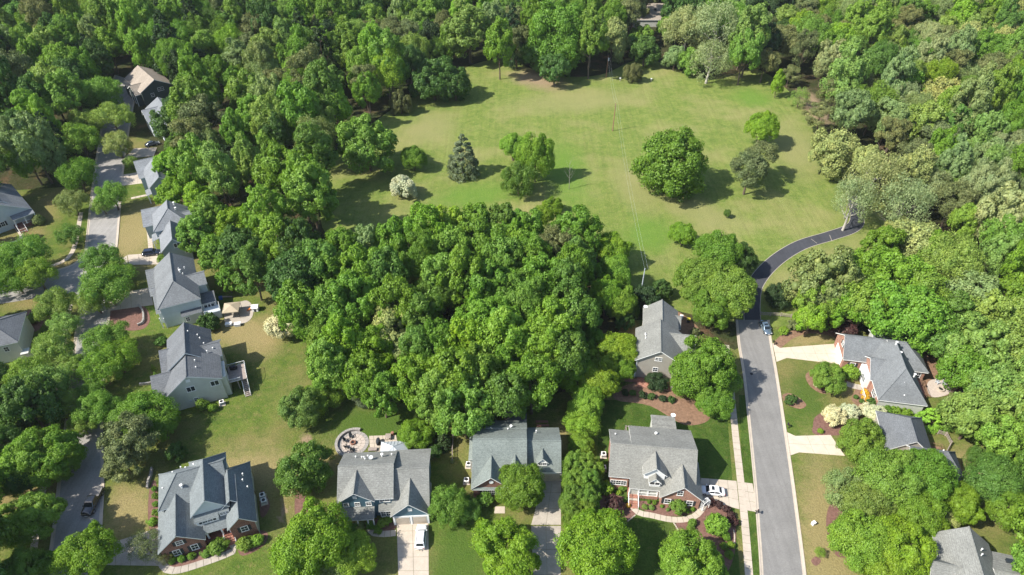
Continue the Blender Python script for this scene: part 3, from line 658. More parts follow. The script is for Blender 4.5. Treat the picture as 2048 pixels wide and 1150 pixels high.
# -- blue house with the white car
h = House('blue_house', 'blue sided grey-roofed house with two-door garage behind the white parked SUV', (-30.9, 69.3), 3.5, 'blue', 'grey')
h.roof(-.2, 0, 9.8, 10.4, 5.5, 8.6, 'u')
h.roof(9.3, -1.0, 16.1, 10.9, (3.1, 5.0), 7.6, 'u', rp=.48)
h.roof(-.2, -.45, 6.5, 4.5, 5.5, 8.2, 'v')
h.roof(9.1, -2.1, 16.2, 4.6, 3.0, 6.5, 'v')
h.shed(.2, -2.1, 6.2, .1, 2.75, 3.8); h.posts([(.5, -1.9), (3.2, -1.9), (5.0, -1.9), (6.0, -1.9)], 0, 2.6)
h.shed(6.9, -.8, 9.3, .6, 3.0, 3.9, name='bay_roof'); h.wallbox(7.2, -.5, 9.0, .5, 0, 3.0, M_WHITE, 'bay_wall'); h.win('f', 8.1, 1.9, .85, 1.4, -.5, 2)
h.win('f', 1.3, 4.6, .8, .95, -.05); h.win('f', 3.3, 4.6, .8, .95, -.05); h.win('f', 5.3, 4.6, .8, .95, -.05)
h.panel('gable_vent', 'f', 3.1, 6.7, .7, .7, -.05, M_WHITE); h.win('f', 8.1, 4.8, .85, .9, .4, 2)
h.panel('gable_vent', 'f', 12.7, 4.6, .75, .9, -1.7, M_WHITE)
for c in (11.15, 14.2):
    d = h.panel('garage_door', 'f', c, 1.15, 2.5, 2.2, -1.7, M_TRIM, .05)
    for k in range(4): MB().box(c-1.2, -1.78, .12+k*.53, c+1.2, -1.75, .12+k*.53+.48).build('panel', M_CONC, d)
h.panel('trim_board', 'f', 12.67, 2.55, 6.4, .25, -1.7, M_TRIM, .09); 
for c in (9.65, 12.67, 15.7): h.panel('pillar', 'f', c, 1.2, .35, 2.4, -1.7, M_TRIM, .12)
h.vents([(2.4, 8.3, 7.1, .2), (3.6, 8.0, 7.2, .3), (4.0, 7.9, 7.3, .3), (4.6, 8.5, 6.9, .2), (4.3, 7.3, 7.6, .3), (7.3, 8.2, 7.1, .6), (9.0, 8.6, 6.8, .3)])
MB().add(*lathe([(.05, 0), (.35, .12), (.4, .3), (.38, .3), (.03, .06)])).build('satellite_dish', M_WHITE, h.e, (5.4, 7.3, 7.9))
HD = h
p = tag(empty('pavilion', local(h.e, 6.0, 10.4), R_(3.5)), 'garden pavilion with grey standing-seam metal hip roof behind the blue house', 'pavilion')
pw, pd, ze, zp = 5.3, 4.7, 2.6, 4.0
E4 = [(0, 0, ze), (pw, 0, ze), (pw, pd, ze), (0, pd, ze)]; Cc = (pw/2, pd/2, zp)
for k in range(4):
    a, b = Vector(E4[k]), Vector(E4[(k+1) % 4]); cc = Vector(Cc)
    n = 8 if k % 2 == 0 else 7; rp_ = MB()
    nrm = (b-a).cross(cc-a).normalized()
    rp_.add([a, b, cc, a-Vector((0, 0, .08)), b-Vector((0, 0, .08))], [(0, 1, 2), (3, 4, 1, 0)]); o = rp_.build('roof_panel', M_GREYM, p)
    for q in range(1, n*1):
        s0 = a.lerp(b, q/n); t_ = 1-abs(q/n-.5)*2; mid = (a+b)/2; top = s0+(cc-mid)*t_
        MB().cyl(s0+nrm*.03, top+nrm*.03, .04, n=4).build('seam', M_GREYM, o)
    MB().cyl(a, cc, .06, n=5).build('hip_cap', M_GREYM, p)
for u, v in ((.3, .3), (pw-.3, .3), (pw-.3, pd-.3), (.3, pd-.3)): MB().box(u-.1, v-.1, 0, u+.1, v+.1, ze).build('post', M_WOOD, p)

# -- grey house with drive at centre
h = House('grey_house', 'brick-fronted green-grey roofed house behind the round tree, with shaded driveway', (-7.4, 74.4), 0, 'brick', 'green')
h.roof(0, 0, 10.2, 12.6, (3, 5.5), 8.5, 'u', rp=.5, wm=SM['cream']); h.roof(2.1, 9.5, 10.3, 13.4, (5.2, 5.2), 6.9, 'u', rp=.15, wm=SM['cream'])
h.roof(9.9, 2.7, 16.7, 12.6, (3.1, 4.0), 7.4, 'u', rp=.4, wm=SM['cream'])
h.roof(-.2, -.9, 7.3, 5.2, 3, 6.5, 'v'); h.roof(6.7, 1.3, 9.3, 4.6, 5.1, 6.6, 'v', zb=3.5, wm=SM['cream']); h.roof(12.0, 3.3, 14.3, 6.6, 5.0, 6.4, 'v', zb=3.5, wm=M_WHITE, ov=(.25, .2))
h.win('f', 13.15, 4.85, .7, .8, 3.5, 2); h.win('f', 3.6, 1.75, .8, 1.3, -.5, 4); h.panel('shutter', 'f', 1.6, 1.75, .4, 1.4, -.5, M_SHUT)
MB().cyl((3.6, -.5, 4.9), (3.6, -.62, 4.9), .42, n=16).build('round_vent', M_WHITE, h.e)
h.shed(.0, -.95, 7.1, -.1, 3.0, 3.5, name='pent_roof')
d = h.panel('garage_door', 'f', 14.6, 1.2, 4.6, 2.3, 3.1, M_TRIM, .05)
for k in range(4): MB().box(12.4, 3.0, .15+k*.55, 16.8-.0, 3.03, .15+k*.55+.5).build('panel', M_CONC, d)
h.shed(-.9, 4.9, .3, 10.6, 4.0, 4.6, along='u', name='bay_roof'); h.wallbox(-.6, 5.1, .35, 10.3, 0, 3.9, SM['cream'], 'bay_wall')
h.shed(6.2, 12.9, 10.4, 18.8, 2.6, 3.0, m=RM['char'], name='sunroom_roof'); h.wallbox(6.5, 13.0, 10.1, 18.4, 0, 2.5, SM['cream'], 'sunroom_wall')
h.vents([(1.0, 10.1, 6.7, .3), (3.3, 10.3, 6.7, .3), (3.4, 11.9, 6.0, .3), (7.2, 10.4, 6.7, .7), (6.6, 9.9, 6.9, .3), (12.1, 10.2, 5.9, .3)])
HE = h
# -- house on the corner of the right street (white sedan)
h = House('brick_house', 'grey-roofed brick house with white porch rail beside the white sedan and street', (18.0, 76.2), -6, 'brickl', 'stain')
h.roof(0, -.8, 4.2, 9.3, (4.3, 5.5), 8.5, 'u', rp=.43); h.roof(3.9, -2.1, 16.0, 11.0, (3, 5), 8.5, 'u', rp=.43, wm=SM['cream'])
h.roof(9.4, -3.5, 17.2, 5.0, 3, 6.6, 'v'); h.roof(6.1, -1.0, 10.5, 3.4, 6.0, 8.0, 'v', zb=4, wm=M_WHITE, ov=(.35, .3)); h.roof(7.2, -1.9, 9.6, 1.4, 4.9, 6.2, 'v', zb=3.4, wm=M_WHITE, ov=(.3, .25))
h.win('f', 8.4, 4.75, .85, .8, -1.65, 2, vm=0); h.win('f', 2.0, 2.3, .95, 1.2, -.4, 3); h.win('f', 12.9, 4.5, .9, 1.2, -3.1); h.win('f', 11.0, 1.7, 1.0, 1.3, -3.1, 1, True); h.win('f', 15.0, 1.7, 1.0, 1.3, -3.1, 1, True)
h.shed(8.7, 10.5, 13.5, 15.6, 4.2, 3.6, t=.2, name='sunroom_roof'); h.wallbox(8.9, 10.5, 13.2, 15.3, 0, 3.5, SM['cream'], 'sunroom_wall')
h.wallbox(3.9, -1.9, 9.4, 1.0, 0, .85, M_BRICKL, 'porch_floor'); h.posts([(4.1, -1.7), (5.8, -1.7), (7.5, -1.7), (9.2, -1.7)], .85, 2.9, .12); h.rail((5.9, -1.8), (9.3, -1.8), .85)
h.steps(4.1, 5.7, -4.2, -1.9, .85, 5, M_BRICKL); h.rail((4.0, -4.2), (4.0, -1.9, .85), 0, .95); h.rail((5.8, -4.2), (5.8, -1.9, .85), 0, .95)
h.panel('front_door', 'f', 4.9, 1.95, 1.0, 2.1, 1.0, M_WHITE)
h.vents([(1.1, 7.2, 6.8, .2), (8.9, 8.4, 6.2, .5), (12.6, 6.2, 7.0, .2)])
MB().box(6.4, 6.2, 7.0, 7.3, 6.6, 7.25).build('attic_vent', M_BLACK, h.e)
MB().cyl((13.0, 15.2, 3.4), (13.0, 15.2, 4.3), .04).build('mast', M_GREYM, h.e)
MB().add(*lathe([(.05, 0), (.4, .12), (.5, .3), (.47, .3), (.03, .06)])).build('satellite_dish', M_WHITE, h.e, (13.0, 15.1, 4.3))
HF = h
for k in range(9): h.wallbox(3.7+k*.55, 11.0, 3.8+k*.55, 13.2, 2.5, 2.62, M_WOOD, 'pergola_slat')
h.posts([(3.7, 13.1), (8.3, 13.1)], 0, 2.5, .1, M_WOOD, 'pergola_post')
h.wallbox(3.6, 13.0, 8.5, 13.12, 2.35, 2.5, M_WOOD, 'pergola_beam')
# -- taupe house left of the big street tree
h = House('tan_house', 'tan sided house with plain grey gable roof left of the big street tree', (26.7, 104.1), -9, 'tan', 'grey')
h.roof(-.1, 0, 10.2, 10.4, 5.5, 9.0, 'v', ov=(.45, .4)); h.roof(1.5, 9.6, 9.6, 17.9, 5.5, 8.5, 'v')
h.roof(5.0, 4.0, 13, 10.2, 5.0, 7.5, 'u', rp=.6); h.roof(5.5, 13.0, 10.3, 17.2, 4.2, 6.0, 'u', rp=.6)
h.win('f', 4.9, 6.4, .65, .9, .45, 2); h.win('f', 4.6, 3.2, .95, 1.1, .45); h.panel('corner_board', 'f', .45, 2.6, .2, 5.2, .45, M_TRIM)
h.wallbox(1.0, -2.4, 9.6, .4, 0, .3, M_BRICKL, 'patio'); h.wallbox(8.2, -2.3, 9.5, .35, .3, 2.8, SM['tan'], 'bay_wall')
h.vents([(2.0, 6.6, 7.2, .3), (2.0, 5.7, 7.2, .3), (1.9, 7.1, 7.1, .3)])
MB().add(*lathe([(.05, 0), (.4, .12), (.5, .3), (.47, .3), (.03, .06)])).build('satellite_dish', M_WHITE, h.e, (2.0, 17.4, 6.2))
HG = h
# -- rambling hipped house right of the street
h = House('brick_house', 'light brick house with many grey hip roofs at the head of the bright right driveway', (73.9, 107.0), -10, 'brickl', 'cool')
h.roof(-.3, -.2, 10.5, 8.6, 3, 6.8, 'u', rp=.45); h.roof(4.6, -11.3, 14.3, 6.2, 3, 8.3, 'v', hip=(1, 1)); h.roof(8.5, -1.4, 17.2, 8.3, 3.1, 7.0, 'u', hip=(0, 1))
h.roof(4.2, -5.7, 9.5, 2.0, 3, 5.9, 'u', rp=.5); h.roof(6.9, 5.0, 11.8, 10.0, 3.9, 5.0, 'u', wm=SM['cream']); h.roof(11.8, 5.2, 14.2, 11.4, 4.2, 5.3, 'v', wm=SM['cream'])
h.win('l', 3.8, 4.3, .9, 1.0, .1, 1, True)
d = h.panel('garage_door', 'l', 3.8, 1.15, 5.2, 2.2, .1, M_TRIM, .05)
h.win('f', 2.2, 1.5, 1.0, 1.2, .2, 1, True); h.wallbox(3.6, -5.0, 4.6, -.6, 0, 3.0, M_WHITE, 'bay_wall'); h.win('l', -3.9, 1.9, .9, 1.4, 3.6, 2); h.panel('front_door', 'l', -1.6, 1.4, 1.1, 2.2, 3.6, M_WHITE)
h.win('l', -8.0, 1.6, 1.0, 1.4, 5.0, 2); h.wallbox(5.0, -10.95, 13.9, -10.8, 0, 2.95, SM['cream'])
h.wallbox(3.0, -9.4, 4.6, -6.6, 0, .8, M_BRICKL, 'porch_floor'); h.rail((3.0, -9.4), (3.0, -6.6), .8)
h.win('f', 15.0, 1.9, 1.0, 1.2, -1.0, 2)
h.wallbox(14.3, -6.5, 16.2, -1.6, 0, 1.0, M_REDWOOD, 'deck_floor'); h.rail((16.2, -6.5), (16.2, -1.6), 1.0, m=M_STRAW); h.rail((14.4, -6.5), (16.2, -6.5), 1.0, m=M_STRAW)
h.vents([(9.3, 1.0, 8.2, .8), (9.9, -1.2, 7.7, .5), (12.2, -5.6, 5.3, 1.1), (9.4, -8.3, 6.0, .3), (9.6, -10.2, 4.1, .3)])
HH = h
# -- charcoal hip roof behind street trees
ox, oy = at(1756.5, 845.6, 4)
h = House('dark_roofed_house', 'house with charcoal hipped roof half hidden behind trees on the right', (ox, oy), -12, 'tan', 'char')
h.roof(0, -7.0, 8.7, 3.0, 4, 7.8, 'v', hip=(0, 1)); h.roof(3.0, -11.5, 13.0, -4.6, 3.9, 7.4, 'u', hip=(0, 1), rp=.5); h.wallbox(.5, -11, 6, -6, 0, 3.8)
h.vents([(9.5, -6.8, 6.2, .3)])
h.wallbox(9.0, -3.6, 12.6, -.8, 0, .6, M_STRAW, 'deck_floor'); h.rail((9, -.8), (12.6, -.8), .6, m=M_STRAW); h.rail((12.6, -3.6), (12.6, -.8), .6, m=M_STRAW)
# -- bottom right corner house
h = House('corner_house', 'house with long grey roof and skylights in the bottom right corner', (72.2, 62.6), -14, 'cream', 'grey')
h.roof(-.3, -12, 8.6, 1.2, 4.6, 8.2, 'v', hip=(0, 0)); h.roof(7.6, -9, 13.6, .3, 4.0, 5.6, 'u', rp=.5); h.roof(-2.4, -8.5, 4.5, -3.2, 4.0, 6.6, 'u', rp=.5)
h.shed(-2.0, -3.2, 1.0, -.5, 3.0, 3.6, along='u'); h.posts([(-1.8, -.8), (-1.8, -2.9)], 0, 3); h.win('l', -5.8, 2.0, .9, 1.3, -2.0)
for v in (-1.6, -3.4): MB().box(10.4, v-.35, 4.9, 11.6, v+.35, 5.35).build('skylight', M_GLASS, h.e)
h.vents([(5.6, -2.2, 7.3, .4), (5.2, -3.4, 7.6, .4)])
# -- blue-grey house with black SUV
h = House('blue_grey_house', 'blue-grey two-storey house with black SUV in front, beside the left street', (-92.9, 145.1), 24, 'grey', 'pale')
h.roof(-1.0, 8.6, 8.6, 18.2, 5.6, 9.0, 'v', hip=(1, 0), rp=.5); h.roof(0, -.1, 7.6, 9.5, 4.0, 7.5, 'v')
h.roof(-3.9, 14.6, 2.5, 22.5, 4.2, 5.6, 'u', rp=.9); h.roof(5.0, 11.2, 11.5, 15.6, 5.4, 7.0, 'u'); h.shed(-2.2, 8.4, .4, 12.0, 3.0, 3.9, along='u')
h.posts([(-2.0, 8.6), (-2.0, 11.8)], 0, 2.9); h.panel('front_door', 'l', 10.0, 1.3, 1.1, 2.2, -.55, M_REDWOOD)
h.win('f', 4.4, 5.3, .75, 1.2, .3, 2, vm=0); h.win('f', 6.2, 3.0, .8, 1.2, .3, vm=0); h.panel('garage_door', 'l', 4.5, 1.2, 4.8, 2.2, .4, M_TRIM)
h.win('f', 1.2, 1.4, .9, 1.1, .3)
h.vents([(5.4, 16.6, 8.1, .8), (5.6, 14.2, 8.0, .5)])
# -- pale houses further up the street
h = House('pale_house', 'pale grey house between two driveways, half hidden by trees, upper left street', (-109.2, 174.8), 30, 'grey', 'pale')
h.roof(1.2, 0, 8.8, 12.8, 5.2, 8.2, 'v'); h.roof(-.5, 9.0, 6, 17.6, 4.6, 7.0, 'u', rp=.85); h.win('f', 6.4, 3.8, .8, 1.0, .4, vm=0)
h.posts([(.4, 1.0), (.4, 3.0)], 0, 3); h.shed(0, .8, 1.8, 4.5, 2.9, 3.3, along='u')
h = House('white_gabled_house', 'white gabled house with grey roof next to the parked dark sedan, upper left', (-119.2, 208.5), 36, 'white', 'pale')
h.roof(2.6, 15.0, 13.0, 26.0, 5, 8, 'v'); h.roof(.6, 12, 7.5, 22.2, 4.6, 7.0, 'u', rp=.8); h.roof(2.6, 6.0, 10.5, 15.5, 3.6, 6.4, 'v'); h.win('f', 7.0, 3.8, .8, 1.0, 6.4)
h = House('tan_roofed_house', 'dark green house with tan gable roof alone among the upper left trees', (-137.9, 240.6), 41, 'green', 'tan')
h.roof(1.0, 3.0, 13.4, 21.5, 5.4, 8.9, 'v'); h.roof(-.8, 4.5, 6.8, 13.5, 4.3, 6.9, 'u', rp=.45); h.roof(-.6, 14.5, 5.5, 19.5, 4.0, 5.9, 'u')
h.win('f', 8.4, 5.0, 1.0, 1.2, 3.4, 2); h.win('f', 5.0, 3.6, 1.0, 1.2, 3.4); h.posts([(-.6, 5.2), (-.6, 8.4), (-.6, 11.6)], 0, 4)
h.vents([(10, 15, 6.9, .4)]); h.wallbox(1.5, .3, 5.0, 3.3, 0, .3, M_CONCG, 'patio')
# -- left edge
h = House('porch_house', 'white house with grey roof, dormer and railed front porch at the left edge', (-142.6, 160.8), 45, 'white', 'pale')
h.roof(-6.5, 1.8, 6.8, 21.5, (3.6, 3.6), 8.4, 'v', rp=.5) if False else h.roof(-9.0, 1.5, 6.9, 20.5, 3.9, 8.6, 'v', rp=.55)
h.roof(-1.6, 3.6, 3.4, 10.5, 6.2, 8.2, 'v', zb=4, wm=M_WHITE, ov=(.35, .3)); h.win('f', .9, 6.0, .9, 1.0, 3.95, 2)
h.shed(1.2, -.2, 6.9, 2.2, 3.5, 4.1); h.wallbox(1.0, -.1, 6.9, 2.0, 0, 1.1, M_BRICK, 'porch_floor')
h.posts([(1.4, .1), (4.1, .1), (6.7, .1)], 1.1, 3.4, .13); h.rail((3.2, 0), (6.8, 0), 1.1); h.rail((6.8, 0), (6.8, 2.0), 1.1)
h.steps(1.3, 3.0, -2.6, -.1, 1.1, 6, M_BRICK); h.rail((1.2, -2.6), (1.2, -.1, 1.1), 0); h.rail((3.1, -2.6), (3.1, -.1, 1.1), 0)
h.win('f', -1.2, 2.4, .9, 1.3, 1.9, 1, True)
h = House('cream_house', 'cream house with dark roof cut off by the lower left edge of the photo', (-116.2, 113.4), 20, 'cream', 'char')
h.roof(-9, -5.0, 4.2, 6.0, 5.2, 8.0, 'u', hip=(0, 1)); h.win('f', 1.2, 3.8, .9, 1.2, -4.6); h.wallbox(3.4, -5.6, 5.0, -3.6, 0, 2.2, SM['cream'], 'bay_wall')
# -- low house beyond the meadow
h = House('low_house', 'low pale-roofed house with brick chimney among trees beyond the meadow', (61.5, 358.3), 0, 'cream', 'tan')
h.roof(-4, -26, 21, -1.5, 3.2, 5.2, 'u', rp=.75)
MB().box(12.9, -16, 3, 14.2, -13.6, 6.6).build('chimney', M_BRICK, h.e); MB().box(12.8, -16.1, 6.6, 14.3, -13.5, 6.8).build('chimney_cap', M_WHITE, h.e)
MB().box(7.6, -16, 4.7, 8.8, -14.8, 5.3).build('skylight', M_GLASS, h.e); h.win('f', 14, 1.7, 1.5, 1.3, -25.6)
# -- tan roof house pitch check helper ends

# ------------------------------------------------------------------ trees
def ico():
    bm = bmesh.new(); bmesh.ops.create_icosphere(bm, subdivisions=2, radius=1.0)
    v = np.array([x.co[:] for x in bm.verts]); f = np.array([[q.index for q in p.verts] for p in bm.faces]); bm.free(); return v, f
ICO_V, ICO_F = ico()
def fib(n, rng):
    k = np.arange(n)+0.5; z = 1-2*k/n; a = math.pi*(1+5**.5)*k+rng.uniform(0, 6.28)
    r = np.sqrt(1-z*z); return np.stack([r*np.cos(a), r*np.sin(a), z], 1)
def unit(v): return v/np.maximum(np.linalg.norm(v, axis=-1, keepdims=True), 1e-6)
def crown(name, seed, A, Cz, nl, lr, nlump, nleaf, leaf, mat, shape='round', core=True, flat=1.0, jit=0.7, lumpk=0.40, aspect=0.6, bot=-0.5):
    """crown of leaf clumps: lobes on an ellipsoid, lumps on lobes, leaves on lumps. origin at the crown centre"""
    rng = np.random.default_rng(seed)
    if shape == 'cone':
        cs = []; rs = []
        for i in range(nl):
            t = (i+.5)/nl; t = 1-(1-t)**0.8; rad = A*(1-t)**.62; a = i*2.4+rng.uniform(-.4, .4); r = A*lr*(1.15-t*.85)
            cs.append((math.cos(a)*max(rad-r*.6, 0), math.sin(a)*max(rad-r*.6, 0), -Cz+2*Cz*t)); rs.append(r)
        cs = np.array(cs); rs = np.array(rs)
    else:
        d = fib(int(nl*1.35), rng); d = d[d[:, 2] > bot][:nl]; d = unit(d+rng.normal(0, .16, d.shape))
        rs = A*lr*rng.uniform(.62, 1.28, len(d)); ax = np.array([A, A, Cz])*rng.uniform(.9, 1.08, (1, 3))
        cs = d*np.maximum(ax-rs[:, None]*.85, .05)*rng.uniform(.74, 1.12, (len(d), 1))
        if shape == 'tall': k = 1-0.35*np.clip(cs[:, 2]/Cz, -1, 1); cs[:, 0] *= k; cs[:, 1] *= k
        ncore = max(2, nl//4); cc = rng.normal(0, .28, (ncore, 3))*ax; cs = np.vstack([cs, cc]); rs = np.append(rs, np.full(ncore, A*lr*1.1))
    V = []; F4 = []; F3 = []; nv = 0
    P = []; NN = []; Sz = []
    for c, r in zip(cs, rs):
        out = unit(c*np.array([1, 1, .8])+np.array([0, 0, .25*A]))
        ld = unit(rng.normal(0, 1, (nlump, 3))*.75+out*.75+np.array([0, 0, .15])); lc = c+ld*r*np.array([1, 1, flat])*rng.uniform(.62, .95, (nlump, 1))
        lrad = r*lumpk*rng.uniform(.7, 1.25, nlump)
        dd = unit(rng.normal(0, 1, (nlump, nleaf, 3))+ld[:, None]*.55)
        pp = lc[:, None]+dd*(lrad[:, None, None]*rng.uniform(.65, 1.12, (nlump, nleaf, 1)))*np.array([1, 1, (flat+1)/2])
        P.append(pp.reshape(-1, 3)); NN.append(unit(dd+out*.35+rng.normal(0, jit*.6, dd.shape)).reshape(-1, 3))
        if core:
            cv = c+ICO_V*r*np.array([1, 1, flat])*.50*rng.uniform(.75, 1.15, (len(ICO_V), 1))
            V.append(cv); F3.append(ICO_F+nv); nv += len(cv)
    P = np.vstack(P); NN = np.vstack(NN)
    if core and shape != 'cone':          # drop leaves buried inside other lobes
        keep = np.ones(len(P), bool)
        for c, r in zip(cs, rs): keep &= np.linalg.norm((P-c)/np.array([1, 1, flat]), axis=1) > r*.62
        P = P[keep]; NN = NN[keep]
    n = len(P); s = leaf*rng.uniform(.65, 1.35, (n, 1)); t = unit(np.cross(NN, rng.normal(0, 1, (n, 3)))); b = np.cross(NN, t)
    drop = NN*s*.18
    q = np.stack([P-t*s, P-b*s*aspect-drop, P+t*s, P+b*s*aspect-drop], 1).reshape(-1, 3)
    V.append(q); F4 = (np.arange(n*4).reshape(-1, 4)+nv)
    V = np.vstack(V); F3 = np.vstack(F3) if F3 else np.zeros((0, 3), int)
    me = bpy.data.meshes.new(name); me.vertices.add(len(V)); me.vertices.foreach_set('co', V.astype(np.float32).ravel())
    lp = np.concatenate([F3.ravel(), F4.ravel()]); me.loops.add(len(lp)); me.loops.foreach_set('vertex_index', lp.astype(np.int32))
    me.polygons.add(len(F3)+len(F4)); st = np.concatenate([np.arange(len(F3))*3, len(F3)*3+np.arange(len(F4))*4])
    me.polygons.foreach_set('loop_start', st.astype(np.int32))
    me.polygons.foreach_set('loop_total', np.concatenate([np.full(len(F3), 3), np.full(len(F4), 4)]).astype(np.int32))
    me.update(calc_edges=True); me.materials.append(mat); return me
def branchmesh(name, seed, Hh, spread, n1, n2, mat, r0=.28, twigs=0, lean=0.0):
    """trunk with limbs; unit metres, base at origin, crown from Hh*.3 to Hh"""
    rng = random.Random(seed); mb = MB(); p = Vector((0, 0, 0)); pts = [p.copy()]
    for k in range(4):
        p = p+Vector((rng.uniform(-.25, .25)+lean*Hh*.1, rng.uniform(-.25, .25), Hh*.2)); pts.append(p.copy())
    rad = [r0*(1-k*.19) for k in range(5)]
    for k in range(4): mb.cyl(pts[k], pts[k+1], rad[k], rad[k+1], 7)
    for i in range(n1):
        t = .35+.6*i/max(1, n1-1); k = min(3, int(t*4)); b = pts[k].lerp(pts[k+1], t*4-k)
        a = i*2.4+rng.uniform(-.5, .5); up = rng.uniform(.45, 1.0); L = spread*rng.uniform(.75, 1.1)*(1.15-.5*t)
        d = Vector((math.cos(a), math.sin(a), up)).normalized(); m = b+d*L*.55; e = m+(d+Vector((0, 0, .35))).normalized()*L*.55
        rr = rad[k]*.5; mb.cyl(b, m, rr, rr*.65, 5); mb.cyl(m, e, rr*.65, rr*.2, 4)
        for j in range(n2):
            s = b.lerp(m, rng.uniform(.3, 1)) if j % 2 else m.lerp(e, rng.uniform(.1, .9)); dd = (d+Vector((rng.uniform(-1, 1), rng.uniform(-1, 1), rng.uniform(-.2, .9)))).normalized()
            e2 = s+dd*L*rng.uniform(.3, .5); mb.cyl(s, e2, rr*.35, rr*.1, 3)
            for q in range(twigs):
                s2 = s.lerp(e2, rng.uniform(.3, 1)); mb.cyl(s2, s2+(dd+Vector((rng.uniform(-1, 1), rng.uniform(-1, 1), rng.uniform(-.5, 1)))).normalized()*L*.2, rr*.12, rr*.05, 3)
    return mesh(name, mb.v, mb.f, mat)
# crown libraries. radius about 5 m unless noted
def lib(n, f): return [f(i) for i in range(n)]
CR = dict(
  near=lib(5, lambda i: crown('crown', 10+i, 5, 4.3, 19, .34, 22, 90, .118, M_LEAF, jit=.85)),
  round=lib(7, lambda i: crown('crown', 30+i, 5, 4.4+.4*(i % 3), 16+i % 4, .34, 14, 56, .19, M_LEAF, jit=.85)),
  tall=lib(5, lambda i: crown('crown', 50+i, 5, 7.4, 22, .32, 13, 48, .19, M_LEAF, 'tall', jit=.85)),
  fine=lib(4, lambda i: crown('crown', 70+i, 5, 3.6, 20, .30, 16, 44, .15, M_LEAF, jit=1.2, lumpk=.58, aspect=.45)),
  pine=lib(4, lambda i: crown('crown', 90+i, 5, 5.0, 17, .30, 14, 44, .20, M_NEEDLE, flat=.6, jit=1.2, lumpk=.5, aspect=.35)),
  cone=lib(2, lambda i: crown('crown', 110+i, 4.2, 6.0, 46, .30, 9, 40, .17, M_NEEDLE, 'cone', flat=.75, jit=1.0, lumpk=.5)),
  sparse=lib(3, lambda i: crown('crown', 120+i, 5, 4.6, 20, .26, 9, 30, .15, M_LEAF, core=False, jit=1.3, lumpk=.8, aspect=.5)),
  dense=lib(2, lambda i: crown('crown', 130+i, 5, 4.6, 28, .30, 17, 46, .15, M_LEAF, jit=.9, lumpk=.45)),
  bloom=lib(2, lambda i: crown('crown', 140+i, 5, 4.6, 18, .34, 16, 56, .18, M_BLOOM, jit=1.0)),
  clip=lib(2, lambda i: crown('crown', 150+i, 1, .92, 16, .46, 12, 26, .07, M_LEAF, jit=.7, lumpk=.4)),
  bush=lib(3, lambda i: crown('crown', 160+i, 1, .85, 9, .42, 10, 30, .09, M_LEAF, jit=1.0)),
  bbloom=lib(2, lambda i: crown('crown', 170+i, 1, .85, 9, .42, 12, 24, .09, M_BLOOM, jit=.8)))
HALF = dict(near=4.3, round=4.5, tall=7.2, fine=3.6, pine=5.0, cone=6.0, sparse=4.6, dense=4.6, bloom=4.6, clip=.92, bush=.85, bbloom=.85)
TR = [branchmesh('trunk', 200+i, 10, 3.8, 7, 2, M_BARK) for i in range(4)]
TRP = [branchmesh('trunk', 210+i, 10, 3.6, 8, 4, M_PALEBARK, .30, 2) for i in range(3)]
TRB = [branchmesh('trunk', 220+i, 10, 3.4, 9, 5, plain('dead bark', (0.27, 0.245, 0.21), 0.9, 0.25, 3, 0.1), .16, 4) for i in range(2)]
TRS = branchmesh('stem', 230, 1.0, .4, 5, 1, M_BARK, .05)
PAL = dict(g=(0.125, 0.240, 0.022), m=(0.099, 0.194, 0.030), b=(0.167, 0.299, 0.019), y=(0.180, 0.299, 0.019), d=(0.060, 0.127, 0.024), o=(.135, .160, .062), k=(.030, .062, .020),
           p=(.250, .295, .135), c=(.255, .295, .100), w=(.52, .54, .37), r=(.080, .034, .040), s=(.125, .150, .080), f=(0.150, 0.260, 0.035), l=(0.179, 0.277, 0.059), v=(.62, .42, .03), j=(0.191, 0.328, 0.032), t=(0.185, 0.254, 0.092))
CW = dict(g='mid green', m='blue-green', b='bright green', y='yellow-green', d='dark green', o='olive grey', k='very dark green', p='pale grey-green', c='cream-topped green', w='white-flowering', r='dark purple', s='silvery blue', f='fresh green', l='light green', v='orange-yellow', j='lime green', t='dusty green')
KN = dict(near=('shade_tree', 'tree', 'round-crowned broadleaf tree'), round=('broadleaf_tree', 'tree', 'round-crowned tree'), tall=('tall_tree', 'tree', 'tall narrow-crowned tree'), fine=('street_tree', 'tree', 'feathery spreading tree'),
          pine=('pine_tree', 'tree', 'pine tree'), cone=('conifer_tree', 'tree', 'conical conifer'), sparse=('sparse_tree', 'tree', 'thin-leaved open tree'), dense=('dense_tree', 'tree', 'dense rounded tree'), bloom=('flowering_tree', 'tree', 'bushy tree'),
          clip=('clipped_shrub', 'shrub', 'clipped round shrub'), bush=('shrub', 'shrub', 'loose leafy shrub'), bbloom=('flowering_shrub', 'shrub', 'shrub'))
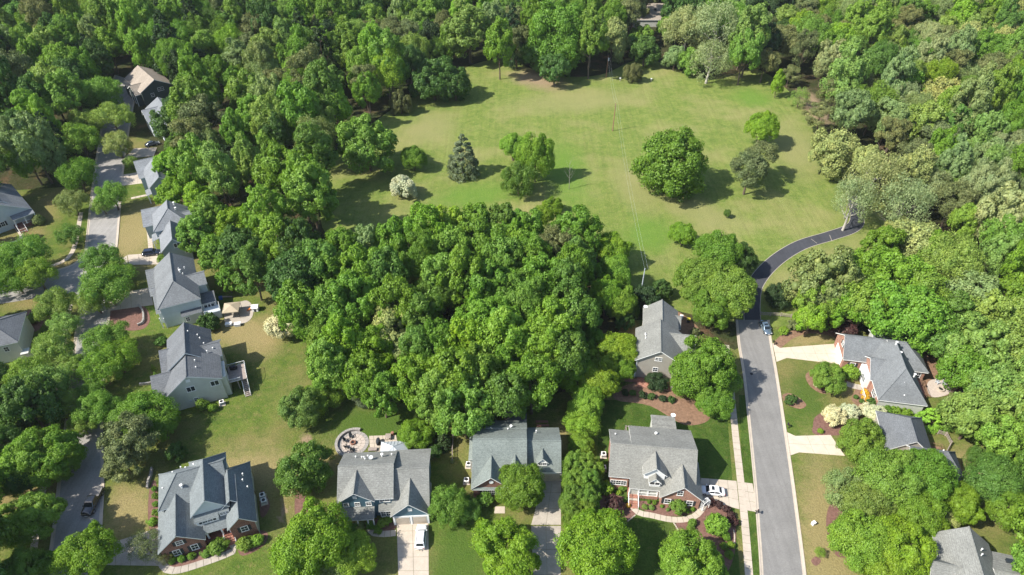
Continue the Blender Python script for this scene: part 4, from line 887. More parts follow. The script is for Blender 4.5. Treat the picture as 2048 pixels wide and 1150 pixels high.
# places a label can point to (photograph x, y, words)
LM = [(290, 165, 'the tan-roofed house'), (315, 240, 'the white gabled house'), (310, 360, 'the upper two driveways'), (330, 450, 'the blue-grey house'), (360, 580, 'the cream house with screened porch'), (390, 730, 'the cream house with the raised deck'),
      (415, 1010, 'the slate-roofed brick house'), (765, 970, 'the blue house'), (1030, 900, 'the grey house with the round vent'), (1300, 910, 'the white-railed brick house'), (1315, 690, 'the tan sided house'), (1760, 740, 'the light brick house'),
      (1820, 870, 'the charcoal-roofed house'), (1950, 1110, 'the bottom right house'), (20, 420, 'the left porch house'), (10, 690, 'the lower left edge house'), (1310, 25, 'the low house beyond the meadow'), (1225, 235, 'the red-brown pole'), (1530, 655, 'the blue sedan'),
      (705, 885, 'the round patio'), (185, 1005, 'the black pickup'), (1620, 485, 'the curved dark drive'), (1780, 440, 'the pale-limbed leaning trees'), (925, 310, 'the silvery spruce'), (1345, 330, 'the big round meadow tree'), (130, 545, 'the side street'),
      (220, 700, 'the tree-lined left street'), (1560, 960, 'the right-hand street'), (1095, 1060, 'the shaded driveway'), (830, 1100, 'the white SUV')]
FOREST_LM = [(60, 40, 'the top left corner of the wood'), (480, 60, 'the upper wood left of centre'), (700, 60, 'the upper wood above the spruce'), (570, 330, 'the middle of the left wood'), (640, 470, 'the left end of the central wood'), (880, 470, 'the meadow side of the central wood'), (1100, 510, 'the upper right of the central wood'),
             (760, 640, 'the lower left of the central wood'), (1020, 720, 'the lower right of the central wood'), (1700, 60, 'the top of the right-hand wood'), (1980, 60, 'the top right corner of the wood'), (1850, 250, 'the middle of the right-hand wood'), (1980, 400, 'the right edge of the wood'), (1900, 560, 'the wood right of the curved drive'), (2000, 750, 'the wood right of the light brick house'), (1150, 20, 'the wood at the top centre'), (60, 250, 'the wood at the left edge')]
TREES = []
def tree(px, py, rpx, kind, col, hk=1.0, lab=None, vs=1.0, stem=None, lift=None, cat=None, name=None, grp=None):
    """crown centre at photograph (px,py) seen radius rpx; hk = trunk share: crown base above ground in crown half-heights"""
    base = 1.0 if kind in ('clip', 'bush', 'bbloom') else (4.2 if kind == 'cone' else 5.0)
    zc = 3.0
    for _ in range(4):
        r = rpx*mpp(px, py, zc); sc = r/base; zh = HALF[kind]*sc*vs; zc = (zh*(0.92 if base == 1 else 0.9))+lift if lift is not None else zh*.85+max(0, hk)*r*.75
    X, Y = at(px, py, zc)
    if kind in ('clip', 'bush', 'bbloom') and lift is None: zc = zh*.8
    nm, ct, _ = KN[kind]
    root = empty(name or nm, (X, Y, 0), random.uniform(0, 6.28))
    me = random.choice(CR[kind]); o = obj('foliage' if base == 1 else 'crown', me, root, (0, 0, zc)); q_ = .14 if base == 5 else .05; o.scale = (sc*random.uniform(1-q_, 1+q_), sc*random.uniform(1-q_, 1+q_), sc*vs)
    c = PAL[col]; j = random.uniform(.90, 1.12) if kind in ('near', 'clip', 'bush', 'bloom', 'dense') else random.uniform(.98, 1.26); h = random.uniform(-.10, .10)
    o.color = (c[0]*j*(1+h), c[1]*j, c[2]*j*(1-h), 1)
    if base == 1:
        s = obj('stem', TRS, root); s.scale = (sc, sc, zc)
    else:
        t = obj('trunk', random.choice(stem or TR), root); top = zc+zh*(.55 if kind != 'cone' else .8); t.scale = (sc*1.0, sc*1.0, top/8.0*(.8 if kind != 'cone' else .8))
    root['category'] = cat or ct
    TREES.append((root, px, py, kind, col, lab, rpx, grp)); return root
def T(s, kind, hk=1.0, grow=1.0, **kw):
    for l in s.strip().split(';'):
        a = l.split(',')
        tree(float(a[0]), float(a[1]), float(a[2])*grow, a[4].strip() if len(a) > 4 else kind, a[3].strip(), hk, **kw)
# -- single trees of the meadow
tree(801, 208, 23, 'dense', 'o', 0, 'olive cedar bush standing at the left edge of the meadow', vs=1.15)
tree(868, 160, 46, 'round', 'd', .2, 'dark spreading tree overhanging the upper left of the meadow'); tree(910, 170, 36, 'round', 'd', .2, 'dark low tree joined to the spreading tree at the meadow edge')
tree(938, 60, 50, 'tall', 'l', .4, 'tall light green tree behind the bare patch of the meadow', vs=.85)
tree(1118, 78, 58, 'dense', 'g', .3, 'large dense tree above the bare soil at the top of the meadow', vs=1.25); tree(1110, 140, 38, 'round', 'd', .1, 'dark low tree at the foot of the large dense tree'); tree(1080, 110, 34, 'round', 'm', .2)
tree(1266, 148, 18, 'dense', 'o', 0, 'small olive cedar alone at the top of the meadow', vs=1.2)
tree(925, 312, 33, 'cone', 's', .12, 'silvery blue spruce standing alone on the meadow')
tree(827, 318, 25, 'near', 'g', .1, 'small green tree right of the yellow-green trees at the wood edge', vs=1.3)
tree(735, 292, 52, 'round', 'f', .2, 'big yellow-green tree at the wood edge left of the spruce', vs=1.2)
tree(806, 374, 28, 'bloom', 'w', .05, 'round white-flowering tree on the shaded meadow corner', vs=.95)
tree(1026, 294, 32, 'near', 'j', .3, 'bright green round tree left in the cluster of three on the meadow'); tree(1071, 318, 33, 'near', 'j', .2, 'tall bright yellow-green tree in the cluster of three on the meadow', vs=1.95)
tree(1038, 362, 32, 'fine', 'm', .1, 'drooping grey-green tree in front of the meadow cluster', vs=1.6)
tree(1345, 330, 65, 'dense', 'g', .12, 'big dark round tree alone on the right half of the meadow', vs=1.05)
tree(1524, 256, 38, 'near', 'b', .5, 'fresh yellow-green tree behind the olive pines on the meadow'); tree(1498, 345, 44, 'pine', 'o', .3, 'left of the two olive pines on the right half of the meadow', vs=1.1); tree(1522, 315, 36, 'pine', 'o', .8, 'right of the two olive pines on the right half of the meadow')
tree(1454, 427, 8, 'near', 'm', .3, 'tiny young tree alone on the lower meadow', vs=1.4)
tree(1366, 470, 30, 'near', 'b', .1, 'small round green tree at the bottom edge of the meadow')
tree(1556, 168, 15, 'tall', 'b', .1, 'slender bright green tree at the upper right of the meadow', vs=1.5)
T('1512,50,40,o;1560,85,42,o;1530,125,34,o;1580,150,20,o;1640,235,30,o;1600,60,30,y,tall', 'pine', .5); tree(1600, 195, 20, 'sparse', 'l', .3, 'small open light green tree by the meadow exit')
T("1437,505,50,g;1480,520,38,d;1400,560,55,f;1455,580,60,f;1420,610,45,g", 'near', .35)
tree(1553, 592, 26, 'dense', 'k', .05, 'very dark round evergreen beside the curved drive near the fence')
tree(1430, 60, 50, 'sparse', 'p', .4, 'pale open tree with white limbs, top right of the meadow', vs=1.3, stem=TRP); tree(1420, 122, 46, 'sparse', 'p', .2, 'pale grey-green tree hanging over the top right meadow edge', stem=TRP, vs=1.1); tree(1375, 60, 42, 'fine', 'p', .4, 'pale tree beside the low house beyond the meadow', stem=TRP, vs=1.4)
T("1350,118,28,t;1385,125,30,f;1290,104,34,d;1285,75,24,f;1262,90,22,m", 'round', .1)
tree(1226, 78, 36, 'bloom', 'c', .3, 'cream-flowering tree right behind the utility pole', vs=1.3)
# sycamores and pale trees by the bend of the drive
tree(1708, 400, 48, 'sparse', 'p', .8, 'grey pale-limbed tree leaning over the drive bend', stem=TRP, vs=1.2); tree(1750, 365, 54, 'sparse', 'p', .8, 'cream-leaved open tree behind the drive bend', stem=TRP, vs=1.25)
tree(1805, 415, 58, 'sparse', 'p', .7, 'wide open tree with bare white limbs right of the drive bend', stem=TRB, vs=1.1)
tree(1668, 305, 42, 'bloom', 'c', .2, 'cream-green bushy tree at the meadow edge above the bend', vs=1.3); tree(1735, 330, 36, 'bloom', 'c', .4, 'cream-green bushy tree behind the drive bend', vs=1.2)
tree(1830, 490, 50, 'bloom', 'c', .5, 'large cream-topped tree below the bare-limbed tree', vs=1.1); tree(1800, 470, 36, 'bloom', 'c', .4, 'smaller cream-topped tree below the drive bend')
def bare(px, py, hpx, lab, i=0, sx=1.0):
    X, Y = at(px, py); hgt = hpx*mpp(px, py)/.80; r = tag(empty('bare_tree', (X, Y, 0), random.uniform(0, 6)), lab, 'tree')
    t = obj('trunk', TRB[i], r); t.scale = (hgt/10*sx, hgt/10*sx, hgt/10)
bare(1138, 378, 60, 'leafless thin tree standing alone on the middle of the meadow', 1, .5); bare(1688, 438, 60, 'bare grey tree on the left side of the drive bend', 1, .9); bare(1758, 497, 40, 'leaning bare white tree at the grass edge below the bend', 0, 1.1); bare(1735, 432, 70, 'bare slender tree right beside the drive bend', 0, .7)
# -- central wood, hand placed
T("""690,502,40,g;730,496,36,t;792,486,42,g;850,474,44,b;905,462,38,j;950,454,38,g;1002,454,38,m;1045,466,38,g;1040,500,42,g;1152,470,42,g;1155,530,38,m;960,490,46,g;905,505,44,f;720,545,48,g;775,555,46,m;790,610,48,g;700,610,46,g;
930,560,50,g;985,580,46,g;960,640,46,g;845,640,42,m;1000,655,42,g;1085,570,46,g;1110,650,48,g;1150,640,44,m;600,490,42,d;590,560,46,d;600,620,46,g;640,540,46,m;660,620,44,f;690,690,46,b;740,700,40,b;
880,690,44,g;935,690,46,b;1015,690,54,j;1085,700,52,g;1132,720,48,m;1065,765,50,g;905,760,56,g;960,750,50,f;840,700,42,m;1010,800,48,m;880,800,46,f;830,760,48,g;930,820,46,f;730,760,42,g;765,790,36,g;650,690,34,f;660,735,42,f;1000,740,40,g""", 'round', .95, vs=1.3, grow=1.12)
T("""1110,500,42,o,pine;880,560,40,f,tall;660,560,36,g,tall;780,660,44,c,bloom;820,700,36,c,bloom;640,650,38,f,fine;1085,432,22,y,near;540,420,38,o,pine;560,480,38,g,tall;620,390,46,f,tall;505,540,36,m,tall;480,500,40,d,round""", 'round', .8, vs=1.15, grow=1.1)
tree(1105, 412, 20, 'near', 'y', .1, 'small yellow-green tree on the meadow side of the central wood')
T("1224,500,34,b;1226,548,38,j;1212,592,42,b;1240,602,34,j", 'near', .5, vs=1.25)
T("1250,645,20,d;1182,650,26,m;1290,600,28,k;1260,620,24,d;1325,580,22,d;1180,495,16,r", 'round', .1)
T("1150,748,46,y;1195,765,46,y;1238,700,42,y;1212,722,40,j;1172,806,42,j;1163,848,32,j,fine;1186,690,34,g;1245,735,30,y", 'near', .35)
tree(1163, 888, 26, 'near', 'j', .1, 'lime green small tree above the tall dark hedge')
# hedge of tall shrubs
for i, (x, y) in enumerate(((1150, 935), (1176, 935), (1148, 968), (1177, 968), (1145, 1002), (1176, 1002), (1145, 1034), (1172, 1034))):
    tree(x, y, 27, 'dense', 'f', 0, ('left' if i % 2 == 0 else 'right')+' shrub in the '+('farthest', 'second', 'third', 'nearest')[i//2]+' pair of the tall driveway hedge', vs=1.3, lift=.3, name='hedge_shrub', cat='hedge', grp='tall hedge beside the shaded driveway')
# -- bottom trees
tree(625, 1085, 78, 'near', 'y', .35, 'large yellow-green tree at the bottom between the slate and blue houses'); tree(700, 1110, 48, 'near', 'j', .2); tree(600, 1130, 50, 'near', 'b', .3); tree(675, 1125, 45, 'fine', 't', .2, 'dusty green thin tree at the bottom left of the white SUV driveway')
tree(1010, 1098, 66, 'near', 'b', .0, 'large bright green tree at the bottom beside the shaded driveway'); tree(1193, 1095, 76, 'near', 'b', .35, 'largest bright tree at the bottom, right of the shaded driveway')
tree(1378, 1128, 62, 'near', 'j', .3, 'yellow-tinged tree at the bottom below the white-railed brick house'); tree(1420, 1140, 40, 'near', 'g', .2)
tree(1040, 972, 52, 'near', 'g', .2, 'round dark green tree in front of the grey house'); tree(898, 1012, 40, 'fine', 'f', .3, 'feathery tree between the blue house and the grey house', vs=1.1); tree(935, 1020, 28, 'fine', 'm', .2)
tree(605, 942, 58, 'dense', 'm', .15, 'large dense dark tree left of the blue house', vs=.9)
tree(600, 815, 44, 'near', 'l', .2, 'loose light green tree on the lawn above the round patio', vs=1.0); tree(645, 795, 36, 'fine', 'f', .1); tree(735, 790, 32, 'fine', 's', .05, 'low grey-green spreading shrub tree behind the round patio lawn', vs=.7)
tree(832, 870, 32, 'near', 'b', .3, 'bright green tree beside the metal-roofed pavilion'); tree(886, 880, 19, 'cone', 'k', 0, 'narrow dark conifer between the pavilion and the grey house', vs=.8); tree(868, 905, 16, 'round', 'd', 0)
tree(1408, 735, 70, 'near', 'g', .35, 'huge green tree between the tan house and the right-hand street'); tree(1445, 760, 40, 'near', 'f', .3); tree(1425, 800, 42, 'near', 'g', .15); tree(1365, 770, 28, 'near', 'g', .1); tree(1315, 765, 20, 'dense', 'k', 0, 'very dark shrub tree at the corner of the tan house', vs=.9)
# -- right side
tree(1655, 755, 36, 'near', 'f', .25, 'small rounded tree in the bed before the light brick house', vs=.8); tree(1724, 884, 48, 'near', 'f', .15, 'green tree in front of the charcoal roof')
tree(1700, 985, 48, 'fine', 't', .4); tree(1790, 960, 62, 'near', 'f', .6, 'big rounded green tree below the charcoal-roofed house'); tree(1850, 955, 62, 'near', 'g', .6); tree(1835, 1020, 55, 'near', 'g', .4); tree(1735, 1010, 55, 'near', 'l', .3)
tree(1720, 1080, 62, 'near', 'j', .3, 'yellow-green tree left of the bottom right house'); tree(1800, 1100, 62, 'near', 'y', .3); tree(1770, 1140, 50, 'near', 'y', .3); tree(1860, 1060, 40, 'near', 'y', .2); tree(1925, 1010, 44, 'near', 'y', .5); tree(1885, 1035, 30, 'bloom', 'c', .3, vs=.9)
tree(1990, 960, 55, 'near', 'm', .5); tree(2020, 1020, 50, 'near', 'g', .4); tree(1960, 920, 30, 'fine', 'm', .3); tree(1668, 832, 25, 'bloom', 'w', 0, 'left of three white-flowering shrubs beside the purple-brown bed', vs=.8); tree(1700, 824, 22, 'bloom', 'w', 0, 'middle of three white-flowering shrubs beside the purple-brown bed', vs=.8); tree(1748, 828, 26, 'bloom', 'w', 0, 'right of three white-flowering shrubs, against the light brick house', vs=.7)
tree(1862, 835, 26, 'cone', 'j', 0, 'yellow-green cypress left in the row behind the charcoal roof', vs=.7); tree(1890, 830, 26, 'cone', 'f', 0, vs=.8); tree(1915, 815, 30, 'round', 't', .2); tree(1935, 850, 34, 'near', 'f', .2)
T("""1645,560,58,t;1625,610,40,f;1700,560,44,g;1740,545,50,g;1790,560,55,g;1730,610,50,f;1780,620,58,g;1840,590,50,f;1840,640,55,g;1690,620,40,b;1620,640,30,b;1760,500,40,g;1870,510,42,g;1900,640,48,m;
1940,600,50,t;1980,640,55,l;2030,600,50,g;1960,700,55,l;2020,700,55,l;1930,740,45,g;1990,790,55,l;2040,820,55,l;1950,830,50,l;2010,880,50,f;1900,700,40,m""", 'round', .7, vs=1.15, grow=1.08)
tree(1690, 662, 22, 'bush', 'r', 0, 'dark purple shrub left of the light brick house', vs=.9); tree(1668, 655, 16, 'bush', 'r', 0, 'smaller purple shrub above the bright driveway')
T("1590,650,16,o;1610,645,18,f;1632,648,18,o;1652,650,16,f;1568,662,10,j", 'bush', 0)
# -- left street trees
T("""40,515,48,f;75,550,40,f;30,560,36,g;112,612,40,l;130,650,30,l;205,520,38,m;215,575,48,f;190,600,36,l;235,545,30,f;105,700,46,l;130,735,32,l;210,680,42,f;235,715,42,g;205,740,40,g;180,790,30,f;90,775,52,l;60,750,44,f;120,815,36,l;195,820,42,f;165,850,28,l;
295,825,48,g;255,835,34,f;145,405,30,t;225,392,34,f;205,410,22,l;155,350,38,g;160,280,40,f;170,245,34,l;200,190,42,f;225,235,36,l;235,290,30,c;260,325,14,l""", 'fine', .5)
T("85,915,58,g;130,930,34,f;45,960,44,d;65,1035,58,f;25,1060,40,f;175,1108,62,b;45,1140,46,f;90,1130,30,g;0,900,50,d;20,820,44,g;-20,760,44,d", 'near', .4)
tree(262, 878, 56, 'pine', 'o', .4, 'olive pine beside the lower left street', vs=1.0); tree(250, 925, 42, 'pine', 'o', .1, 'lower part olive pine by the driveway lawn', vs=.9); tree(325, 850, 38, 'near', 'g', .2)
tree(141, 470, 24, 'fine', 'm', .5, 'small street tree on the verge above the side street corner', vs=1.0); tree(352, 905, 22, 'round', 'd', .1); tree(292, 1090, 32, 'sparse', 'o', .3, 'thin dark tree casting shade on the slate house driveway'); tree(330, 1110, 18, 'sparse', 'o', .1)
tree(562, 652, 31, 'bloom', 'w', .05, 'white-flowering bush tree at the wood edge behind the left lawns', vs=1.1); tree(585, 640, 24, 'bloom', 'w', .05, 'second white-flowering bush behind the left lawns')
T("390,470,40,f;440,505,42,g;420,430,40,f;470,450,42,b;520,520,34,g;455,560,26,g;400,400,34,b;345,330,38,b;350,385,34,b;300,70,40,g;365,290,34,m;340,250,34,d;360,210,34,d", 'round', .7)
# ---- shrubs
def SH(s, kind='clip', lab=None, grp=None, vs=1.0):
    for l in s.strip().split(';'):
        a = l.split(','); tree(float(a[0]), float(a[1]), float(a[2]), kind, a[3].strip(), 0, a[4].strip() if len(a) > 4 else lab, vs, grp=grp)
SH("""1356,1010,17,f,large clipped round shrub before the front window of the white-railed house;1434,1049,23,j,largest lime green clipped shrub in the mulch bed by the street;1384,1046,9,f,upper of the two clipped balls left of the lime shrub;1380,1056,7,f,lower of the two clipped balls left of the lime shrub;
1448,1092,8,f,left clipped ball at the bottom of the mulch bed by the street;1462,1090,8,j,right clipped ball at the bottom of the mulch bed by the street;1458,1108,9,g,lowest clipped ball of the street-side mulch bed;1452,1072,9,g,shaded clipped ball below the lime shrub;
1289,1013,6,l,left pale ball shrub beside the curved front path;1303,1015,6,l,right pale ball shrub beside the curved front path;1298,1004,4,g,small ball behind the pale ball shrubs;1309,1005,5,g,darker ball right behind the pale ball shrubs;1324,1012,4,f,small ball midway along the front bed;1336,1019,4,l,small pale ball near the large front shrub;
1251,1000,5,f,small green ball left of the brick front steps;1248,1039,5,f,green ball at the end of the left mulch bed;1386,1018,5,g,small ball at the right end of the front bed;1375,1022,5,g,second small ball at the right end of the front bed""")
SH("1256,1011,5,v,orange-yellow ball shrub left of the brick front steps;1233,1036,5,v,lower orange-yellow ball shrub in the left mulch bed")
SH("1214,976,16,j,lime shrub at the left corner of the white-railed house;1245,975,9,f,green shrub under the triple window of the white-railed house;1238,985,6,j,small lime shrub under the triple window", 'bush')
tree(1229, 1011, 20, 'bush', 'r', 0, 'round dark purple shrub left of the brick front steps', vs=.95)
for i, a in enumerate(((1424, 1004), (1438, 1009), (1452, 1018), (1463, 1031), (1469, 1045))):
    tree(*a, 9, 'bush', 'r', 0, ('first', 'second', 'third', 'fourth', 'last')[i]+' low purple shrub, counted from the arbor, round the lime shrub', grp='low purple hedge round the lime shrub')
for i, a in enumerate(((1250, 785), (1265, 786), (1285, 790), (1303, 793), (1325, 797), (1343, 799))):
    tree(*a, 8, 'bush', 'kd'[i % 2], 0, ('leftmost', 'second from left', 'third from left', 'third from right', 'second from right', 'rightmost')[i]+' dark shrub in the row below the tan house', grp='row of dark shrubs on the pine straw')
SH("1700,745,17,j,lime clipped round shrub at the entry of the light brick house;1730,786,8,v,upper yellow shrub by the light brick house;1733,796,8,v,lower yellow shrub by the light brick house;1712,794,5,m,small round shrub left of the yellow shrubs;1723,802,5,m,small round shrub below the yellow shrubs", 'clip')
SH("1742,805,11,d,dark shrub at the lower corner of the light brick house;1633,770,6,w,small white-flowering shrub at the bed edge;1648,780,6,r,small red-purple shrub at the bed edge;1582,800,12,d,dark low shrub on the strip beside the right street;1790,822,12,g,green shrub below the light brick house end wall;1770,818,11,g,left green shrub below the light brick house end wall;1812,826,12,g,right green shrub below the light brick house end wall", 'bush')
SH("1641,862,6,j,small yellow ball at the tip of the purple-brown bed;362,742,5,m,small ball at the cream house wall;405,810,13,f,big clipped ball below the cream end wall;425,816,9,j,yellow clipped ball below the cream end wall;77,440,12,t,egg-shaped clipped shrub beside the left front porch;30,646,11,j,left yellow ball on the left mulch bed;66,636,12,l,right ball on the left mulch bed;324,518,10,f,round clipped shrub between the two upper driveways;306,1043,9,j,lime ball at the top of the slate house driveway")
SH("434,1093,18,f,long clipped bush left of the brick front steps;412,1107,9,f,small clipped bush before the garage wing windows;489,1088,16,f,clipped bush right of the brick front steps;500,1078,8,f,small clipped bush behind the right clipped pair;514,1080,13,j,round bright ball at the corner of the slate-roofed house;382,1112,8,g,third bush from the left under the garage wing windows;363,1117,8,g,second bush from the left under the garage wing windows;345,1121,8,g,leftmost bush under the garage wing windows", vs=.85)
for i, a in enumerate(((312, 1025, 8), (311, 1008, 7), (310, 992, 7), (308, 978, 6))):
    tree(*a, 'bush', 'fg'[i % 2], 0, ('nearest', 'second nearest', 'second farthest', 'farthest')[i]+' shrub in the row along the left wall of the slate-roofed house', grp='shrubs along the left wall of the slate-roofed house')
SH("417,645,22,d,dark leafy shrub beside the white bay of the cream house;322,683,12,m,upright shrub left of the dark roof;740,1050,10,g,shrub beside the blue house porch;765,1046,12,f,right shrub in the blue house front bed;755,1060,9,g,low shrub in the blue house front bed;777,1040,9,f,bright shrub at the garage corner of the blue house;970,999,17,f,wide shrub under the front windows of the grey house;700,1062,16,m,shrub under the porch of the blue house;718,1052,11,c,pale shrub under the porch of the blue house;1390,664,10,o,olive shrub behind the tan house bins;905,922,5,p,pale slender shrub by the fence line;1345,125,12,f,low shrub at the top of the meadow", 'bush')
tree(306, 735, 5, 'cone', 'f', 0, 'upper slim cypress left of the deck house', vs=1.2); tree(311, 750, 6, 'cone', 'f', 0, 'lower slim cypress left of the deck house', vs=1.1)
tree(320, 225, 12, 'bush', 'r', 0, 'purple shrub before the tan-roofed house'); tree(1432, 52, 8, 'bush', 'r', 3, 'small dark red tree among the pale trees at the top', lift=5)
tree(1640, 1105, 12, 'sparse', 'f', .1, 'young thin tree beside the small mulch circle, right lawn', vs=1.1)

# ---- woodland fill
WOODS = [([(-70, -40), (1000, -40), (990, 60), (850, 110), (770, 170), (680, 200), (640, 330), (610, 410), (560, 440), (500, 480), (430, 430), (390, 330), (370, 200), (345, 140), (300, 105), (240, 120), (190, 150), (120, 200), (120, 330), (-70, 350)], 'mggtdflkgfoj', 1.1),
         ([(1000, -40), (1580, -40), (1560, 100), (1490, 110), (1380, 20), (1350, 60), (1200, 55), (1180, 100), (990, 90)], 'ggdmolfgk', 1.0),
         ([(1560, -40), (2120, -40), (2120, 900), (1960, 720), (1880, 480), (1850, 400), (1790, 300), (1680, 210), (1590, 110)], 'gglftoymlftocp', .9),
         ([(570, 500), (700, 495), (850, 465), (1060, 462), (1140, 480), (1160, 640), (1120, 780), (1000, 830), (870, 820), (750, 780), (640, 660), (590, 600)], 'ggmgf', 1.0),
         ([(2048, 820), (2140, 820), (2140, 1150), (2070, 1150)], 'gmf', .6), ([(-80, 760), (60, 760), (50, 1000), (-80, 1200)], 'dgm', .5)]
def inside(x, y, P):
    c = False; j = len(P)-1
    for i in range(len(P)):
        if (P[i][1] > y) != (P[j][1] > y) and x < (P[j][0]-P[i][0])*(y-P[i][1])/(P[j][1]-P[i][1])+P[i][0]: c = not c
        j = i
    return c
KEEP = [(1310, 25, 42), (300, 175, 55), (315, 250, 45), (310, 350, 45), (330, 450, 55), (1700, 240, 18), (1720, 290, 16), (265, 300, 40)]
occ = [(r.location.x, r.location.y, rp*mpp(px, py, 8)*.62) for r, px, py, k, c, l, rp, g in TREES if k not in ('clip', 'bush', 'bbloom')]
rng = random.Random(11)
for P, cols, hk in WOODS:
    xs = [p[0] for p in P]; ys = [p[1] for p in P]
    for _ in range(5200):
        px, py = rng.uniform(min(xs), max(xs)), rng.uniform(min(ys), max(ys))
        if not inside(px, py, P) or any((px-a)**2+(py-b)**2*1.5 < c*c for a, b, c in KEEP): continue
        # even density on the ground: thin out the nearer rows
        if rng.random() > (mpp(px, py, 8)/mpp(px, -40, 8))**2: continue
        rad = rng.choice((4.6, 5.6, 6.2, 6.8, 7.6)); X, Y = at(px, py, 12)
        if any((X-a)**2+(Y-b)**2 < (rad*.60+c)**2 for a, b, c in occ): continue
        occ.append((X, Y, rad*.66)); col = rng.choice(cols); kd = rng.choice(('round', 'round', 'round', 'tall', 'tall', 'near', 'fine'))
        if col == 'o': kd = 'pine'
        if col == 'k': kd = rng.choice(('pine', 'cone', 'round')); 
        if col == 'c': kd = 'bloom'
        tree(px, py, rad/mpp(px, py, 10), kd, col, hk*rng.uniform(.6, 1.3), vs=rng.uniform(1.05, 1.65))
# labels: colour + form + nearest named place, then order where several match
def finish_labels():
    pools = {}
    for rec in TREES:
        r, px, py, k, c, lab, rp, g = rec
        if lab:
            r['label'] = lab
            if g: r['group'] = g
            continue
        L = min(LM, key=lambda q: (q[0]-px)**2+(q[1]-py)**2); dx, dy = px-L[0], py-L[1]; d = math.hypot(dx, dy)
        if d > 120:
            L = min(FOREST_LM+LM, key=lambda q: (q[0]-px)**2+(q[1]-py)**2); dx, dy = px-L[0], py-L[1]
            rel = 'in' if L in FOREST_LM else ('left of' if dx < 0 else 'right of') if abs(dx) > abs(dy) else ('above' if dy < 0 else 'below')
            if L in FOREST_LM and d < 0: pass
        else: rel = ('left of' if dx < 0 else 'right of') if abs(dx) > abs(dy) else ('above' if dy < 0 else 'below')
        w = L[2] if L not in FOREST_LM else L[2]
        pools.setdefault((CW[c], KN[k][2], rel, w), []).append(rec)
    nth = ['leftmost']+[w_+' from left' for w_ in 'second third fourth fifth sixth seventh eighth ninth tenth eleventh twelfth thirteenth fourteenth fifteenth sixteenth seventeenth eighteenth nineteenth twentieth 21st 22nd 23rd 24th 25th'.split()]
    for (cw, kn, rel, w), L in pools.items():
        L.sort(key=lambda q: q[1]); base = f'{cw} {kn} {rel} {w}'
        for i, rec in enumerate(L):
            if len(L) > 1:
                rec[0]['label'] = (f'{cw} {kn} {rel} {w}, {nth[i] if i < len(nth)-1 and i < len(L)-1 else "rightmost"}')
                rec[0]['group'] = f'{cw} trees {rel} {w}'
            else: rec[0]['label'] = base
finish_labels()

# ---- woods going on past the frame: one mass, instanced from four crowns
def far_wood():
    pts = []; rg = random.Random(5)
    for _ in range(5200):
        X, Y = rg.uniform(-430, 430), rg.uniform(30, 640); px, py = pix(X, Y, 12)
        if -75 < px < 2125 and py > -45: continue
        if Y < 120 and abs(X) < 112: continue
        if px < 0 and 380 < py < 1400 and px > -500 and rg.random() < .55: continue
        if any((X-a)**2+(Y-b)**2 < 58 for a, b in pts): continue
        pts.append((X, Y))
    me = bpy.data.meshes.new('distant_wood'); me.vertices.add(len(pts)); me.vertices.foreach_set('co', [c for p in pts for c in (p[0], p[1], rg.uniform(8, 12))]); me.update()
    o = obj('distant_wood', me); o['kind'] = 'stuff'; o['label'] = 'woods carrying on beyond the edges of the photo'
    o.color = (*PAL['g'], 1)
    ng = bpy.data.node_groups.new('distant wood', 'GeometryNodeTree'); ng.interface.new_socket('Geometry', in_out='INPUT', socket_type='NodeSocketGeometry'); ng.interface.new_socket('Geometry', in_out='OUTPUT', socket_type='NodeSocketGeometry')
    n = ng.nodes; gi, go = n.new('NodeGroupInput'), n.new('NodeGroupOutput'); jn = n.new('GeometryNodeJoinGeometry')
    idx = n.new('GeometryNodeInputIndex')
    for q in range(4):
        src = next(x for x in bpy.data.objects if x.data is CR['round' if q % 2 else 'tall'][q])
        oi = n.new('GeometryNodeObjectInfo'); oi.inputs['Object'].default_value = src; oi.transform_space = 'ORIGINAL'; oi.inputs['As Instance'].default_value = True
        md = n.new('ShaderNodeMath'); md.operation = 'MODULO'; md.inputs[1].default_value = 4; ng.links.new(idx.outputs[0], md.inputs[0])
        cp = n.new('ShaderNodeMath'); cp.operation = 'COMPARE'; cp.inputs[1].default_value = q; cp.inputs[2].default_value = .1; ng.links.new(md.outputs[0], cp.inputs[0])
        io = n.new('GeometryNodeInstanceOnPoints'); ng.links.new(gi.outputs[0], io.inputs['Points']); ng.links.new(oi.outputs['Geometry'], io.inputs['Instance']); ng.links.new(cp.outputs[0], io.inputs['Selection'])
        rv = n.new('FunctionNodeRandomValue'); rv.inputs['Min'].default_value = .9; rv.inputs['Max'].default_value = 1.35
        for k_, i_ in enumerate(rv.inputs):
            if i_.name == 'Min' and i_.type == 'VALUE': i_.default_value = .9
            if i_.name == 'Max' and i_.type == 'VALUE': i_.default_value = 1.35
        ng.links.new([x for x in rv.outputs if x.type == 'VALUE'][0], io.inputs['Scale'])
        ng.links.new(io.outputs[0], jn.inputs[0])
    ng.links.new(jn.outputs[0], go.inputs[0]); m = o.modifiers.new('wood', 'NODES'); m.node_group = ng
far_wood()

